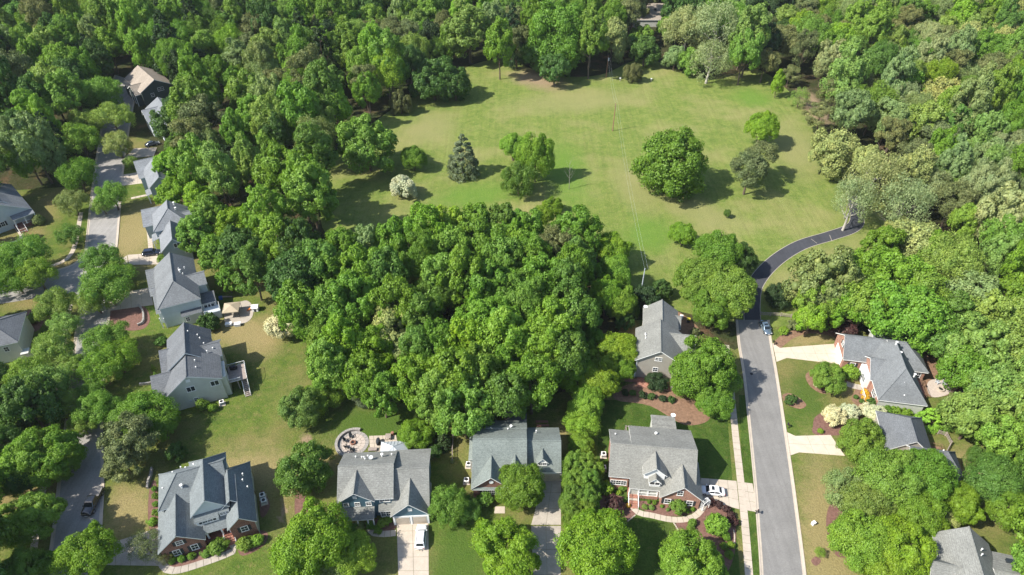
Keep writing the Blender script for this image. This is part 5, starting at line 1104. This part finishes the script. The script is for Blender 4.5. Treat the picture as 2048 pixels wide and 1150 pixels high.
# ------------------------------------------------------------------ vehicles
def loft(secs, mat, name, parent, smooth=False, caps=True):
    n = len(secs[0]); vs = [v for s_ in secs for v in s_]; fs = []
    for j in range(len(secs)-1):
        for k in range(n): fs.append((j*n+k, j*n+(k+1) % n, (j+1)*n+(k+1) % n, (j+1)*n+k))
    if caps: fs += [tuple(range(n)), tuple(range((len(secs)-1)*n, len(secs)*n))]
    me = mesh(name, vs, fs, mat); bm = bmesh.new(); bm.from_mesh(me); bmesh.ops.recalc_face_normals(bm, faces=bm.faces); bm.to_mesh(me); bm.free()
    if smooth: me.polygons.foreach_set('use_smooth', [True]*len(me.polygons))
    return obj(name, me, parent)
def car(px, py, deg, kind, paint, label, name='parked_car', cat='car'):
    X, Y = at(px, py, .7); root = tag(empty(name, (X, Y, .055), R_(deg)), label, cat, 'parked vehicles')
    Ln, Wd, belt, top = {'sedan': (4.75, 1.82, .95, 1.43), 'suv': (4.75, 1.88, 1.05, 1.68), 'pickup': (5.7, 1.98, 1.12, 1.88)}[kind]; h = Ln/2; w = Wd/2
    def sec(x, ww, zb, zt, cr=.04): return [(x, -ww*.93, zb), (x, -ww, zb+.22), (x, -ww, zt-.16), (x, -ww*.93, zt-.03), (x, -ww*.55, zt+cr*.7), (x, 0, zt+cr), (x, ww*.55, zt+cr*.7), (x, ww*.93, zt-.03), (x, ww, zt-.16), (x, ww, zb+.22), (x, ww*.93, zb)]
    if kind == 'sedan': X_ = [(-h, .80, .35, .78), (-h+.18, .93, .22, .90), (-h+.9, .99, .2, .97), (-h+1.6, 1, .2, .95), (0, 1, .2, .95), (h-1.6, 1, .2, .94), (h-.8, .98, .2, .86), (h-.25, .90, .22, .74), (h, .72, .35, .60)]; cab = (-1.85, 1.25, -1.05, .35)
    elif kind == 'suv': X_ = [(-h, .86, .4, .95), (-h+.15, .95, .28, 1.05), (-h+.8, 1, .25, 1.07), (0, 1, .25, 1.05), (h-1.5, 1, .25, 1.05), (h-.7, .98, .25, .98), (h-.2, .90, .28, .85), (h, .74, .4, .70)]; cab = (-2.2, 1.2, -1.75, .45)
    else: X_ = [(-h, .95, .45, 1.05), (-h+.1, .98, .35, 1.1), (-h+.9, 1, .35, 1.1), (-.6, 1, .35, 1.1), (h-1.6, 1, .35, 1.12), (h-.5, .98, .35, 1.08), (h-.12, .93, .38, 1.0), (h, .85, .5, .9)]; cab = (-.85, 1.45, -.65, .75)
    loft([sec(x, w*k, zb, zt) for x, k, zb, zt in X_], paint, 'body', root, True)
    b0, b1, r0, r1 = cab; wb, wr = w*.90, w*.74; zb = belt-.06
    def ring(x0, x1, ww, z): return [(x0, -ww*.9, z), (x0+.1, -ww, z), (x1-.15, -ww, z), (x1, -ww*.86, z), (x1, ww*.86, z), (x1-.15, ww, z), (x0+.1, ww, z), (x0, ww*.9, z)]
    loft([ring(b0, b1, wb, zb), ring(b0+(r0-b0)*.8, b1+(r1-b1)*.8, wr+(wb-wr)*.15, top-.1), ring(r0+.03, r1-.03, wr, top-.02), ring(r0+.15, r1-.15, wr*.88, top+.02)], paint, 'cabin', root, False)
    def quad(nm, pts, nn): mesh_ = mesh(nm, [tuple(Vector(p)+Vector(nn)*.018) for p in pts]+[tuple(Vector(p)) for p in pts], [(0, 1, 2, 3), (7, 6, 5, 4), (0, 4, 5, 1), (1, 5, 6, 2), (2, 6, 7, 3), (3, 7, 4, 0)], M_CARGLASS); return obj(nm, mesh_, root)
    L = lambda a, b, t: a+(b-a)*t
    zt = top-.09
    quad('windscreen', [(L(b1, r1, .10), -L(wb, wr, .1)*.84, L(zb, zt, .14)), (L(b1, r1, .10), L(wb, wr, .1)*.84, L(zb, zt, .14)), (L(b1, r1, .80)+.02, wr*.90, zt-.02), (L(b1, r1, .80)+.02, -wr*.90, zt-.02)], (.5, 0, .8))
    quad('rear_window', [(L(b0, r0, .14), wb*.80, L(zb, zt, .2)), (L(b0, r0, .14), -wb*.80, L(zb, zt, .2)), (L(b0, r0, .78)-.02, -wr*.82, zt-.02), (L(b0, r0, .78)-.02, wr*.82, zt-.02)], (-.7, 0, .6))
    for sy in (-1, 1):
        lo, hi = (wb+.004)*sy, (wr+(wb-wr)*.15+.004)*sy; mid = (b0+b1)/2-.05; f = lambda x, t: (x, L(lo, hi, t), L(zb, top-.1, t))
        e0, e1 = L(b0, r0, .8)+.12, L(b1, r1, .8)-.14
        for a0, a1, c0, c1 in ((b0+.3, mid-.04, e0+.1, mid-.04), (mid+.04, b1-.28, mid+.04, e1-.02)):
            p = [f(a0, .12), f(a1, .12), f(c1, .9), f(c0, .9)]; quad('side_window', p if sy < 0 else p[::-1], (0, sy, .3))
        MB().box(b1-.35, sy*(w+.02)-.09, belt-.02, b1-.2, sy*(w+.02)+.09, belt+.14).build('mirror', paint, root)
        MB().box(h-.3, sy*w*.70-.17, X_[-2][3]-.22, h-.06, sy*w*.70+.17, X_[-2][3]-.06).build('headlight', M_LAMP, root)
        MB().box(-h-.01, sy*w*.70-.16, X_[1][3]-.3, -h+.12, sy*w*.70+.16, X_[1][3]-.12).build('tail_light', M_TAIL, root)
        for x in (-h+.95, h-.95):
            rw = .33 if kind == 'sedan' else .38
            t = MB().cyl((x, sy*(w-.20), rw), (x, sy*(w+.015), rw), rw, n=16).build('wheel', M_TYRE, root); MB().cyl((x, sy*(w), rw), (x, sy*(w+.03), rw), rw*.6, n=12).build('rim', M_RIM, t)
    if kind == 'sedan': MB().box(-.35, -.42, top+.0, .2, .42, top+.035).build('sunroof', M_CARGLASS, root)
    if kind == 'suv':
        for sy in (-1, 1): MB().cyl((-1.6, sy*.60, top+.06), (.3, sy*.60, top+.06), .03, n=5).build('roof_rail', M_BLACK, root)
        MB().cyl((-h+.1, 0, .45), (-h-.25, 0, .45), .06).build('tow_bar', M_BLACK, root)
    if kind == 'pickup': MB().box(-h+.12, -w*.88, 1.08, -.95, w*.88, 1.20).build('bed_cover', M_BEDC, root); MB().box(h-.06, -w*.6, .55, h+.04, w*.6, .9).build('grille', M_BLACK, root)
    MB().box(h-.02, -.26, .38, h+.03, .26, .5).build('number_plate', M_WHITE, root)
    return root
P_W = glossm('white car paint', (.78, .78, .78), .25, 0, .8); P_B = glossm('black car paint', (.012, .013, .016), .18, 0, 1.0); P_BL = glossm('blue grey car paint', (.16, .22, .28), .22, .5, .9); P_D = glossm('dark blue car paint', (.016, .022, .045), .18, .2, 1.0); P_G = glossm('dark grey car paint', (.06, .07, .08), .22, .4, .8)
M_BEDC = plain('bed cover', (.20, .19, .18), .8, .1, 2)
car(842, 1073, 91, 'suv', P_W, 'white SUV with roof rails parked nose-in on the blue house driveway')
car(1424, 981, 173, 'sedan', P_W, 'white sedan with dark sunroof on the driveway of the white-railed brick house')
car(1531, 654, -86, 'sedan', P_BL, 'blue-grey sedan at the kerb by the end of the right-hand street')
car(185, 1004, -88, 'pickup', P_B, 'black pickup truck with grey bed cover on the lower left street', 'pickup_truck', 'truck')
car(303, 505, 12, 'suv', P_D, 'dark blue SUV on the curved driveway of the blue-grey house')
car(304, 287, 28, 'sedan', P_G, 'dark grey sedan beside the white gabled house, upper left')

# ------------------------------------------------------------------ small things
def mailbox(px, py, deg, lab):
    X, Y = at(px, py); r = tag(empty('mailbox', (X, Y, 0), R_(deg)), lab, 'mailbox')
    MB().box(-.06, -.06, 0, .06, .06, 1.15).build('post', M_BLACK, r); MB().box(-.05, -.5, .95, .05, .3, 1.03).build('arm', M_BLACK, r)
    vs = []
    for x in (-.28, .28):
        for k in range(7): a = math.pi*k/6; vs.append((x, -.3+.13*math.cos(a), 1.2+.13*math.sin(a)))
        vs += [(x, -.43, 1.03), (x, -.17, 1.03)]
    n = 9; fs = [(k, (k+1) % n, n+(k+1) % n, n+k) for k in range(n)]+[tuple(range(n))[::-1], tuple(range(n, 2*n))]
    # box drum with a flag
    m = MB(); m.add(vs, fs); m.build('box', M_BLACK, r); MB().box(.05, -.15, 1.1, .2, -.13, 1.32).build('flag', M_TAIL, r)
mailbox(1511, 1028, 70, 'black mailbox on the kerb at the white sedan driveway'); mailbox(1548, 690, 250, 'black mailbox at the corner of the upper bright driveway'); mailbox(1577, 856, 250, 'black mailbox above the lower bright driveway'); mailbox(152, 657, 90, 'dark mailbox on the left street kerb by the mulch bed')
def ac(px, py, lab, deg=0):
    X, Y = at(px, py, .4); r = tag(empty('air_conditioner', (X, Y, 0), R_(deg)), lab, 'air conditioner')
    MB().box(-.65, -.65, 0, .65, .65, .1).build('pad', M_CONC, r); MB().box(-.45, -.45, .1, .45, .45, .95).build('case', M_TRIM, r)
    MB().cyl((0, 0, .95), (0, 0, 1.0), .32, n=16).build('fan_grille', M_BLACK, r)
    m = MB()
    for k in range(5): m.box(-.46, -.462, .25+k*.13, .46, -.452, .30+k*.13)
    m.build('louvre', M_BLACK, r)
ac(937, 930, 'air conditioner on the left side of the grey house'); ac(1207, 910, 'farther air conditioner left of the white-railed house'); ac(1207, 937, 'nearer air conditioner left of the white-railed house'); ac(444, 806, 'air conditioner at the foot of the cream end wall', 22); ac(525, 992, 'farther air conditioner on the dark bed right of the slate-roofed house', 21); ac(528, 1003, 'nearer air conditioner on the dark bed right of the slate-roofed house', 21); ac(382, 655, 'left air conditioner below the cream house end wall', 25); ac(394, 658, 'right air conditioner below the cream house end wall', 25); ac(1258, 728, 'air conditioner left of the tan sided house', -9); ac(933, 962, 'small air conditioner low on the left side of the grey house')
# round patio with seat wall, chairs and fire pit
PC = Vector(at(707, 887)); cir = [(PC.x+3.1*math.cos(a), PC.y+3.1*math.sin(a)) for a in np.linspace(0, 2*math.pi, 40)[:-1]]
r = empty('patio', (PC.x, PC.y, 0)); r['kind'] = 'structure'
for ring_, (ra, rb, n_) in enumerate(((0, .8, 6), (.8, 1.6, 10), (1.6, 2.4, 16), (2.4, 3.1, 22))):
    for k in range(n_):
        a0, a1 = 2*math.pi*k/n_+.02/max(ra, .5), 2*math.pi*(k+1)/n_-.02/max(ra, .5)
        MB().prism([((ra+.02)*math.cos(a0), (ra+.02)*math.sin(a0)), ((rb-.02)*math.cos(a0), (rb-.02)*math.sin(a0)), ((rb-.02)*math.cos((a0+a1)/2)*1.0, (rb-.02)*math.sin((a0+a1)/2)), ((rb-.02)*math.cos(a1), (rb-.02)*math.sin(a1)), ((ra+.02)*math.cos(a1), (ra+.02)*math.sin(a1))], 0, .07+random.uniform(-.005, .005)).build('paver', M_PAVER if ring_ < 3 else M_STONE, r)
slabs_quad('patio', APX((738, 872), (792, 870), (800, 908), (740, 902)), 6, 4, M_CONC, .065)
r = tag(empty('seat_wall', (PC.x, PC.y, 0)), 'curved stone seat wall round the left side of the circular patio', 'wall')
for k in range(26):
    a0 = math.pi*.42+k*.115; a1 = a0+.105
    MB().prism([(3.1*math.cos(a0), 3.1*math.sin(a0)), (3.65*math.cos(a0), 3.65*math.sin(a0)), (3.65*math.cos(a1), 3.65*math.sin(a1)), (3.1*math.cos(a1), 3.1*math.sin(a1))], 0, .55).build('block', M_STONE, r)
def firepit(px, py, R0, m, lab):
    X, Y = at(px, py, .3); r = tag(empty('fire_pit', (X, Y, .05)), lab, 'fire pit')
    v, f = lathe([(R0, 0), (R0, .45), (R0*.7, .45), (R0*.68, .2), (.01, .2)], 18); MB().add(v, f).build('ring', m, r); MB().cyl((0, 0, .2), (0, 0, .27), R0*.6, n=12).build('ash', M_BLACK, r)
firepit(706, 885, .55, M_POLE, 'round fire pit in the middle of the circular patio'); firepit(1882, 778, .75, M_CONC, 'pale round fire pit on the paved terrace right of the light brick house')
def chair(px, py, face, m, lab, grp):
    X, Y = at(px, py, .4); r = tag(empty('garden_chair', (X, Y, .07), face), lab, 'chair', grp)
    MB().box(-.3, -.28, .34, .3, .28, .40).build('seat', m, r)
    MB().add([(-.3, -.28, .38), (-.3, .28, .38), (-.55, .28, 1.0), (-.55, -.28, 1.0), (-.36, -.28, .38), (-.36, .28, .38), (-.61, .28, 1.0), (-.61, -.28, 1.0)], [(0, 1, 2, 3), (7, 6, 5, 4), (0, 4, 5, 1), (1, 5, 6, 2), (2, 6, 7, 3), (3, 7, 4, 0)]).build('backrest', m, r)
    for sy in (-.32, .32): MB().box(-.4, sy-.05, .58, .32, sy+.05, .62).build('armrest', m, r); MB().box(.2, sy-.04, 0, .3, sy+.04, .58).build('leg', m, r); MB().box(-.4, sy-.04, 0, -.3, sy+.04, .58).build('leg', m, r)
for i, (px, py, w_) in enumerate(((692, 881, 'left'), (702, 873, 'far'), (693, 893, 'near left'), (704, 898, 'nearest'))):
    a = at(px, py, .4); chair(px, py, math.atan2(PC.y-a[1]-.1, PC.x-a[0]), M_SHUT, w_+' dark slatted chair beside the fire pit on the circular patio', 'dark chairs round the fire pit')
for px, py, w_ in ((1876, 765, 'left'), (1889, 768, 'right')): chair(px, py, R_(-70), M_GREYM, w_+' grey garden chair behind the pale fire pit', 'grey chairs behind the pale fire pit')
sheet('terrace', blob([(1858, 762), (1895, 758), (1900, 785), (1870, 795), (1856, 785)]), .05, M_PAVER, True)
g = tag(empty('grill', (*at(756, 883, .6), .06), R_(90)), 'dark oval covered grill between circular patio and pavilion', 'grill')
v, f = lathe([(.36, 0.1), (.42, .8), (.36, 1.0), (.15, 1.08), (.02, 1.1)]); MB().add([(x*1.9, y, z) for x, y, z in v], f).build('cover', M_SHUT, g)
def tablet(px, py, a, b, hgt, m, lab, deg=0, name='garden_table', cat='table'):
    X, Y = at(px, py, hgt); r = tag(empty(name, (X, Y, .05), R_(deg)), lab, cat); n = max(3, int(a/.22))
    for k in range(n): MB().box(-a/2+a*k/n+.01, -b/2, hgt-.05, -a/2+a*(k+1)/n-.01, b/2, hgt).build('board', m, r)
    for u in (-a/2+.1, a/2-.1):
        for q in (-b/2+.1, b/2-.1): MB().box(u-.05, q-.05, 0, u+.05, q+.05, hgt-.05).build('leg', m, r)
tablet(776, 872, 1.1, 1.2, .75, M_WOOD, 'square slatted wooden table at the back of the pavilion', 3); tablet(745, 898, 1.7, .8, .45, M_WOOD, 'low slatted bench by the blue house back wall', 3, 'bench', 'bench')
tablet(1084, 843, 2.6, .6, .45, M_REDWOOD, 'farther red-brown bench behind the grey house', 0, 'bench', 'bench'); tablet(1086, 851, 2.6, .6, .45, M_REDWOOD, 'nearer red-brown bench behind the grey house', 0, 'bench', 'bench')
v, f = lathe([(.3, 0), (.34, .7), (.30, .75), (.02, .78)]); o = MB().add(v, f).build('log_stool', M_POLE, None, (*at(785, 867, .4), .02)); tag(o, 'round orange-brown stool behind the metal pavilion', 'stool')
# canopy, boxes and play things in the left backyard
X, Y = at(467, 628); g = tag(empty('garden_canopy', (X, Y, 0), R_(10)), 'tan fabric garden canopy beside the cream house deck', 'canopy')
E4 = [(-1.9, -1.9, 2.2), (1.9, -1.9, 2.2), (1.9, 1.9, 2.2), (-1.9, 1.9, 2.2)]; MT = plain('tan canvas', (.37, .31, .22), .9, .08, 1)
for k in range(4): MB().add([E4[k], E4[(k+1) % 4], (.0, .0, 3.0), (E4[k][0], E4[k][1], 2.0), (E4[(k+1) % 4][0], E4[(k+1) % 4][1], 2.0)], [(0, 1, 2), (3, 4, 1, 0)]).build('canopy_panel', MT, g)
for x, y in ((-1.8, -1.8), (1.8, -1.8), (1.8, 1.8), (-1.8, 1.8)): MB().cyl((x, y, 0), (x, y, 2.2), .05).build('post', M_BLACK, g)
sheet('patio', blob([(478, 604), (496, 602), (507, 618), (500, 640), (470, 652), (450, 645), (452, 610)]), .05, M_CONCG, True)
for px, w_ in ((457, 'left'), (475, 'right')):
    X, Y = at(px, 648, .5); b_ = tag(empty('storage_box', (X, Y, .05), R_(10)), w_+' pale grey storage box in front of the tan canopy', 'box', 'storage boxes by the tan canopy'); MB().box(-.7, -.45, 0, .7, .45, .62).build('case', M_GREYM, b_); MB().box(-.74, -.49, .62, .74, .49, .72).build('lid', M_TRIM, b_)
X, Y = at(512, 620); g = tag(empty('play_house', (X, Y, 0), R_(5)), 'small white play house with orange slide at the lawn edge', 'playset'); MO = plain('orange plastic', (.55, .16, .04), .5, .05, 1); MBp = plain('blue plastic', (.03, .09, .35), .5, .05, 1)
MB().box(-.7, -.7, 0, .7, .7, 1.2).build('wall', M_WHITE, g); MB().add([(-.85, -.85, 1.2), (.85, -.85, 1.2), (.85, .85, 1.2), (-.85, .85, 1.2), (-.85, 0, 1.7), (.85, 0, 1.7)], [(0, 1, 5, 4), (2, 3, 4, 5), (1, 2, 5), (3, 0, 4), (3, 2, 1, 0)]).build('roof', M_WHITE, g); MB().box(-.25, -.72, .0, .25, -.70, .8).build('door', M_SHUT, g)
MB().add([(-.7, -.3, 1.0), (-.7, .3, 1.0), (-2.2, .3, .1), (-2.2, -.3, .1), (-.7, -.3, .92), (-.7, .3, .92), (-2.2, .3, .02), (-2.2, -.3, .02)], [(0, 1, 2, 3), (7, 6, 5, 4), (0, 3, 7, 4), (1, 5, 6, 2), (2, 6, 7, 3)]).build('slide', MO, g)
X, Y = at(443, 598); g = tag(empty('toy_slide', (X, Y, 0), R_(18)), 'blue toddler slide with pale chute on the shaded lawn', 'playset'); MB().box(-.5, -.35, 0, .3, .35, .8).build('ladder_box', MBp, g); MB().add([(.3, -.25, .75), (.3, .25, .75), (2.6, .25, .15), (2.6, -.25, .15), (.3, -.25, .68), (.3, .25, .68), (2.6, .25, .08), (2.6, -.25, .08)], [(0, 3, 2, 1), (4, 5, 6, 7), (0, 4, 7, 3), (1, 2, 6, 5), (3, 7, 6, 2)]).build('chute', M_WOOD, g)
# arbor over the front path
X, Y = at(1408, 1016); g = tag(empty('garden_arbor', (X, Y, 0), R_(28)), 'white lattice arbor over the front path beside the sedan driveway', 'arbor')
for sx in (-.75, .75):
    for sy in (-.35, .35): MB().box(sx-.05, sy-.05, 0, sx+.05, sy+.05, 2.1).build('post', M_WHITE, g)
    m = MB()
    for k in range(6): m.box(sx-.02, -.35, .3+k*.3, sx+.02, .35, .34+k*.3)
    m.build('side_lattice', M_WHITE, g)
for sy in (-.35, .35):
    m = MB()
    for k in range(8):
        a0, a1 = math.pi*k/8, math.pi*(k+1)/8; m.cyl((.75*math.cos(a0), sy, 2.1+.45*math.sin(a0)), (.75*math.cos(a1), sy, 2.1+.45*math.sin(a1)), .04, n=4)
    m.build('arch', M_WHITE, g)
for k in range(1, 8): a = math.pi*k/8; MB().box(.75*math.cos(a)-.03, -.42, 2.12+.45*math.sin(a), .75*math.cos(a)+.03, .42, 2.17+.45*math.sin(a)).build('slat', M_WHITE, g)
# split rail fences
def fence(P, lab):
    P = APX(*P); r = tag(empty('rail_fence', (*P[0], 0)), lab, 'fence'); o = Vector((*P[0], 0))
    for k, p in enumerate(P):
        q = Vector((*p, 0))-o; MB().box(q.x-.08, q.y-.08, 0, q.x+.08, q.y+.08, 1.25).build('post', M_WOOD, r)
        if k < len(P)-1:
            t = Vector((*P[k+1], 0))-o
            for z in (.35, .7, 1.05): MB().cyl(q+Vector((0, 0, z)), t+Vector((0, 0, z+.03)), .06, n=5).build('rail', M_WOOD, r)
fence([(1520, 631), (1540, 632), (1561, 633), (1582, 636)], 'weathered three-rail fence right of the private drive entrance'); fence([(1465, 626), (1476, 627), (1488, 628)], 'short rail fence left of the private drive entrance')
fence([(1878, 925), (1890, 908), (1900, 890), (1890, 872), (1875, 868)], 'curving wooden fence behind the charcoal-roofed house'); fence([(905, 925), (905, 905), (906, 885), (907, 865)], 'dark wooden fence between the pavilion yard and the grey house')
# low walls and stones
def lowwall(P, lab, hgt=.5, m=None):
    P = smoothline(APX(*P), 3); r = tag(empty('stone_wall', (*P[0], 0)), lab, 'wall'); o = Vector(P[0])
    for k in range(len(P)-1):
        a, b = Vector(P[k])-o, Vector(P[k+1])-o; t = (b-a).normalized(); n_ = Vector((-t.y, t.x))*(.18 if hgt > .3 else .09); g_ = t*.02
        MB().prism([a-n_+g_, b-n_-g_, b+n_-g_, a+n_+g_], 0, hgt+random.uniform(-.04, .04)).build('stone', m or M_STONE, r)
lowwall([(296, 978), (298, 965), (303, 950), (305, 938)], 'short grey stone wall at the top of the slate house side bed', .7); lowwall([(278, 612), (287, 625), (287, 645), (276, 652)], 'curved low stone wall left of the cream house', .7)
lowwall([(1255, 1043), (1264, 1036), (1271, 1030)], 'pale stone edging at the tip of the left mulch bed', .15, M_CONC); lowwall([(1347, 1046), (1353, 1055), (1358, 1066), (1360, 1078)], 'pale stone edging left of the street-side mulch bed', .15, M_CONC); lowwall([(1467, 1060), (1469, 1075), (1468, 1090)], 'pale stone edging right of the street-side mulch bed', .15, M_CONC); lowwall([(280, 770), (300, 768), (318, 763)], 'grey stone wall beside the deck house driveway', .6)
X, Y = at(1262, 763); g = tag(empty('planter', (X, Y, 0), R_(-9)), 'red-brown wooden planter wall below the tan house patio', 'planter')
for k in range(8): MB().box(-2.3+k*.58, -.2, 0, -2.3+k*.58+.55, .2, .9).build('board', M_REDWOOD, g)
X, Y = at(1263, 756); g = tag(empty('garden_table', (X, Y, .3)), 'round pale patio table beside the tan house', 'table'); MB().cyl((0, 0, .68), (0, 0, .73), .55, n=16).build('tabletop', M_GREYM, g); MB().cyl((0, 0, 0), (0, 0, .68), .06).build('leg', M_BLACK, g)
for px, py, m_, lab in ((1362, 638, M_WHITE, 'white wheelie bin behind the tan house'), (1376, 644, M_BLACK, 'black bin with yellow lid behind the tan house')):
    X, Y = at(px, py); g = tag(empty('wheelie_bin', (X, Y, 0), R_(-15)), lab, 'bin'); MB().box(-.35, -.35, .05, .35, .35, 1.0).build('body', m_, g); MB().box(-.4, -.42, 1.0, .4, .42, 1.08).build('lid', M_WHITE, g) if m_ is M_WHITE else MB().box(-.4, -.42, 1.0, .4, .42, 1.08).build('lid', plain('yellow lid', (.5, .45, .05), .6, .05, 1), g); MB().cyl((-.38, -.3, .12), (.38, -.3, .12), .12).build('wheel', M_TYRE, g)
X, Y = at(1626, 1049); g = tag(empty('utility_box', (X, Y, 0), R_(25)), 'small pale utility box on the dry lawn right of the street', 'utility box'); MB().box(-.3, -.25, 0, .3, .25, .7).build('case', M_TRIM, g); MB().box(-.34, -.29, .7, .34, .29, .78).build('lid', M_TRIM, g)
for px, py, lab in ((1503, 748, 'round manhole cover in the shaded part of the right street'), (166, 911, 'round manhole cover in the lower left street')):
    X, Y = at(px, py); tag(MB().cyl((0, 0, .0), (0, 0, .02), .35, n=18).build('manhole_cover', M_BLACK, None, (X, Y, .05)), lab, 'manhole cover')
# utility poles and wires
def pole(px, py, hgt, lab, m=M_POLE, trans=False):
    X, Y = at(px, py); r = tag(empty('utility_pole', (X, Y, 0)), lab, 'utility pole'); MB().cyl((0, 0, 0), (.15, 0, hgt), .17, .11, 10).build('mast', m, r)
    MB().cyl((.0, -.2, hgt-.5), (.3, .2, hgt-.5), .04, n=5).build('insulator', M_GREYM, r)
    if trans: MB().cyl((.4, -.1, hgt-1.9), (.4, -.1, hgt-.9), .3, n=12).build('transformer', M_GREYM, r)
    return Vector((X+.15, Y, hgt-.3))
p1 = pole(1212, 155, 9.0, 'utility pole with grey transformer at the top edge of the meadow', trans=True); p2 = pole(1225, 262, 10.5, 'red-brown utility pole standing alone on the upper meadow'); p3 = pole(1278, 606, 11.0, 'grey utility pole among the dark trees above the tan house', M_GREYM)
def wire(a, b, dx, lab):
    m = MB(); n = 14; pts = []
    for k in range(n+1): t = k/n; p = a.lerp(b, t); p.z -= 4*t*(1-t)*2.2; p.x += dx; pts.append(p-a)
    for k in range(n): m.cyl(pts[k], pts[k+1], .011, n=4)
    tag(m.build('power_line', M_GREYM, None, a), lab, 'power line')
wire(p1, p2, 0, 'left wire from the transformer pole to the red-brown pole'); wire(p1, p2, .8, 'right wire from the transformer pole to the red-brown pole'); wire(p2, p3, 0, 'left wire from the red-brown pole over the lower meadow'); wire(p2, p3, .8, 'right wire from the red-brown pole over the lower meadow')
for px, py, lab in ((1240, 162, 'pale leaning board by the transformer pole'), (1302, 163, 'small pale post box beside the lone cedar')):
    X, Y = at(px, py); g = tag(empty('marker_post', (X, Y, 0)), lab, 'post'); MB().box(-.12, -.12, 0, .12, .12, 1.0).build('post', M_CONC, g); MB().box(-.3, -.2, 1.0, .3, .2, 1.35).build('head', M_TRIM, g)

# ------------------------------------------------------------------ the air: faint summer haze over the far woods
hz = MB().box(-470, -30, -1, 470, 680, 114).build('haze', [], None); hz['kind'] = 'stuff'
hm = bpy.data.materials.new('haze'); hm.use_nodes = True; hn = hm.node_tree; hn.nodes.clear(); ho = hn.nodes.new('ShaderNodeOutputMaterial')
pv = hn.nodes.new('ShaderNodeVolumePrincipled'); pv.inputs['Color'].default_value = (.86, .93, 1, 1); pv.inputs['Density'].default_value = 0.00005; hn.links.new(pv.outputs[0], ho.inputs['Volume']); hz.data.materials.append(hm)
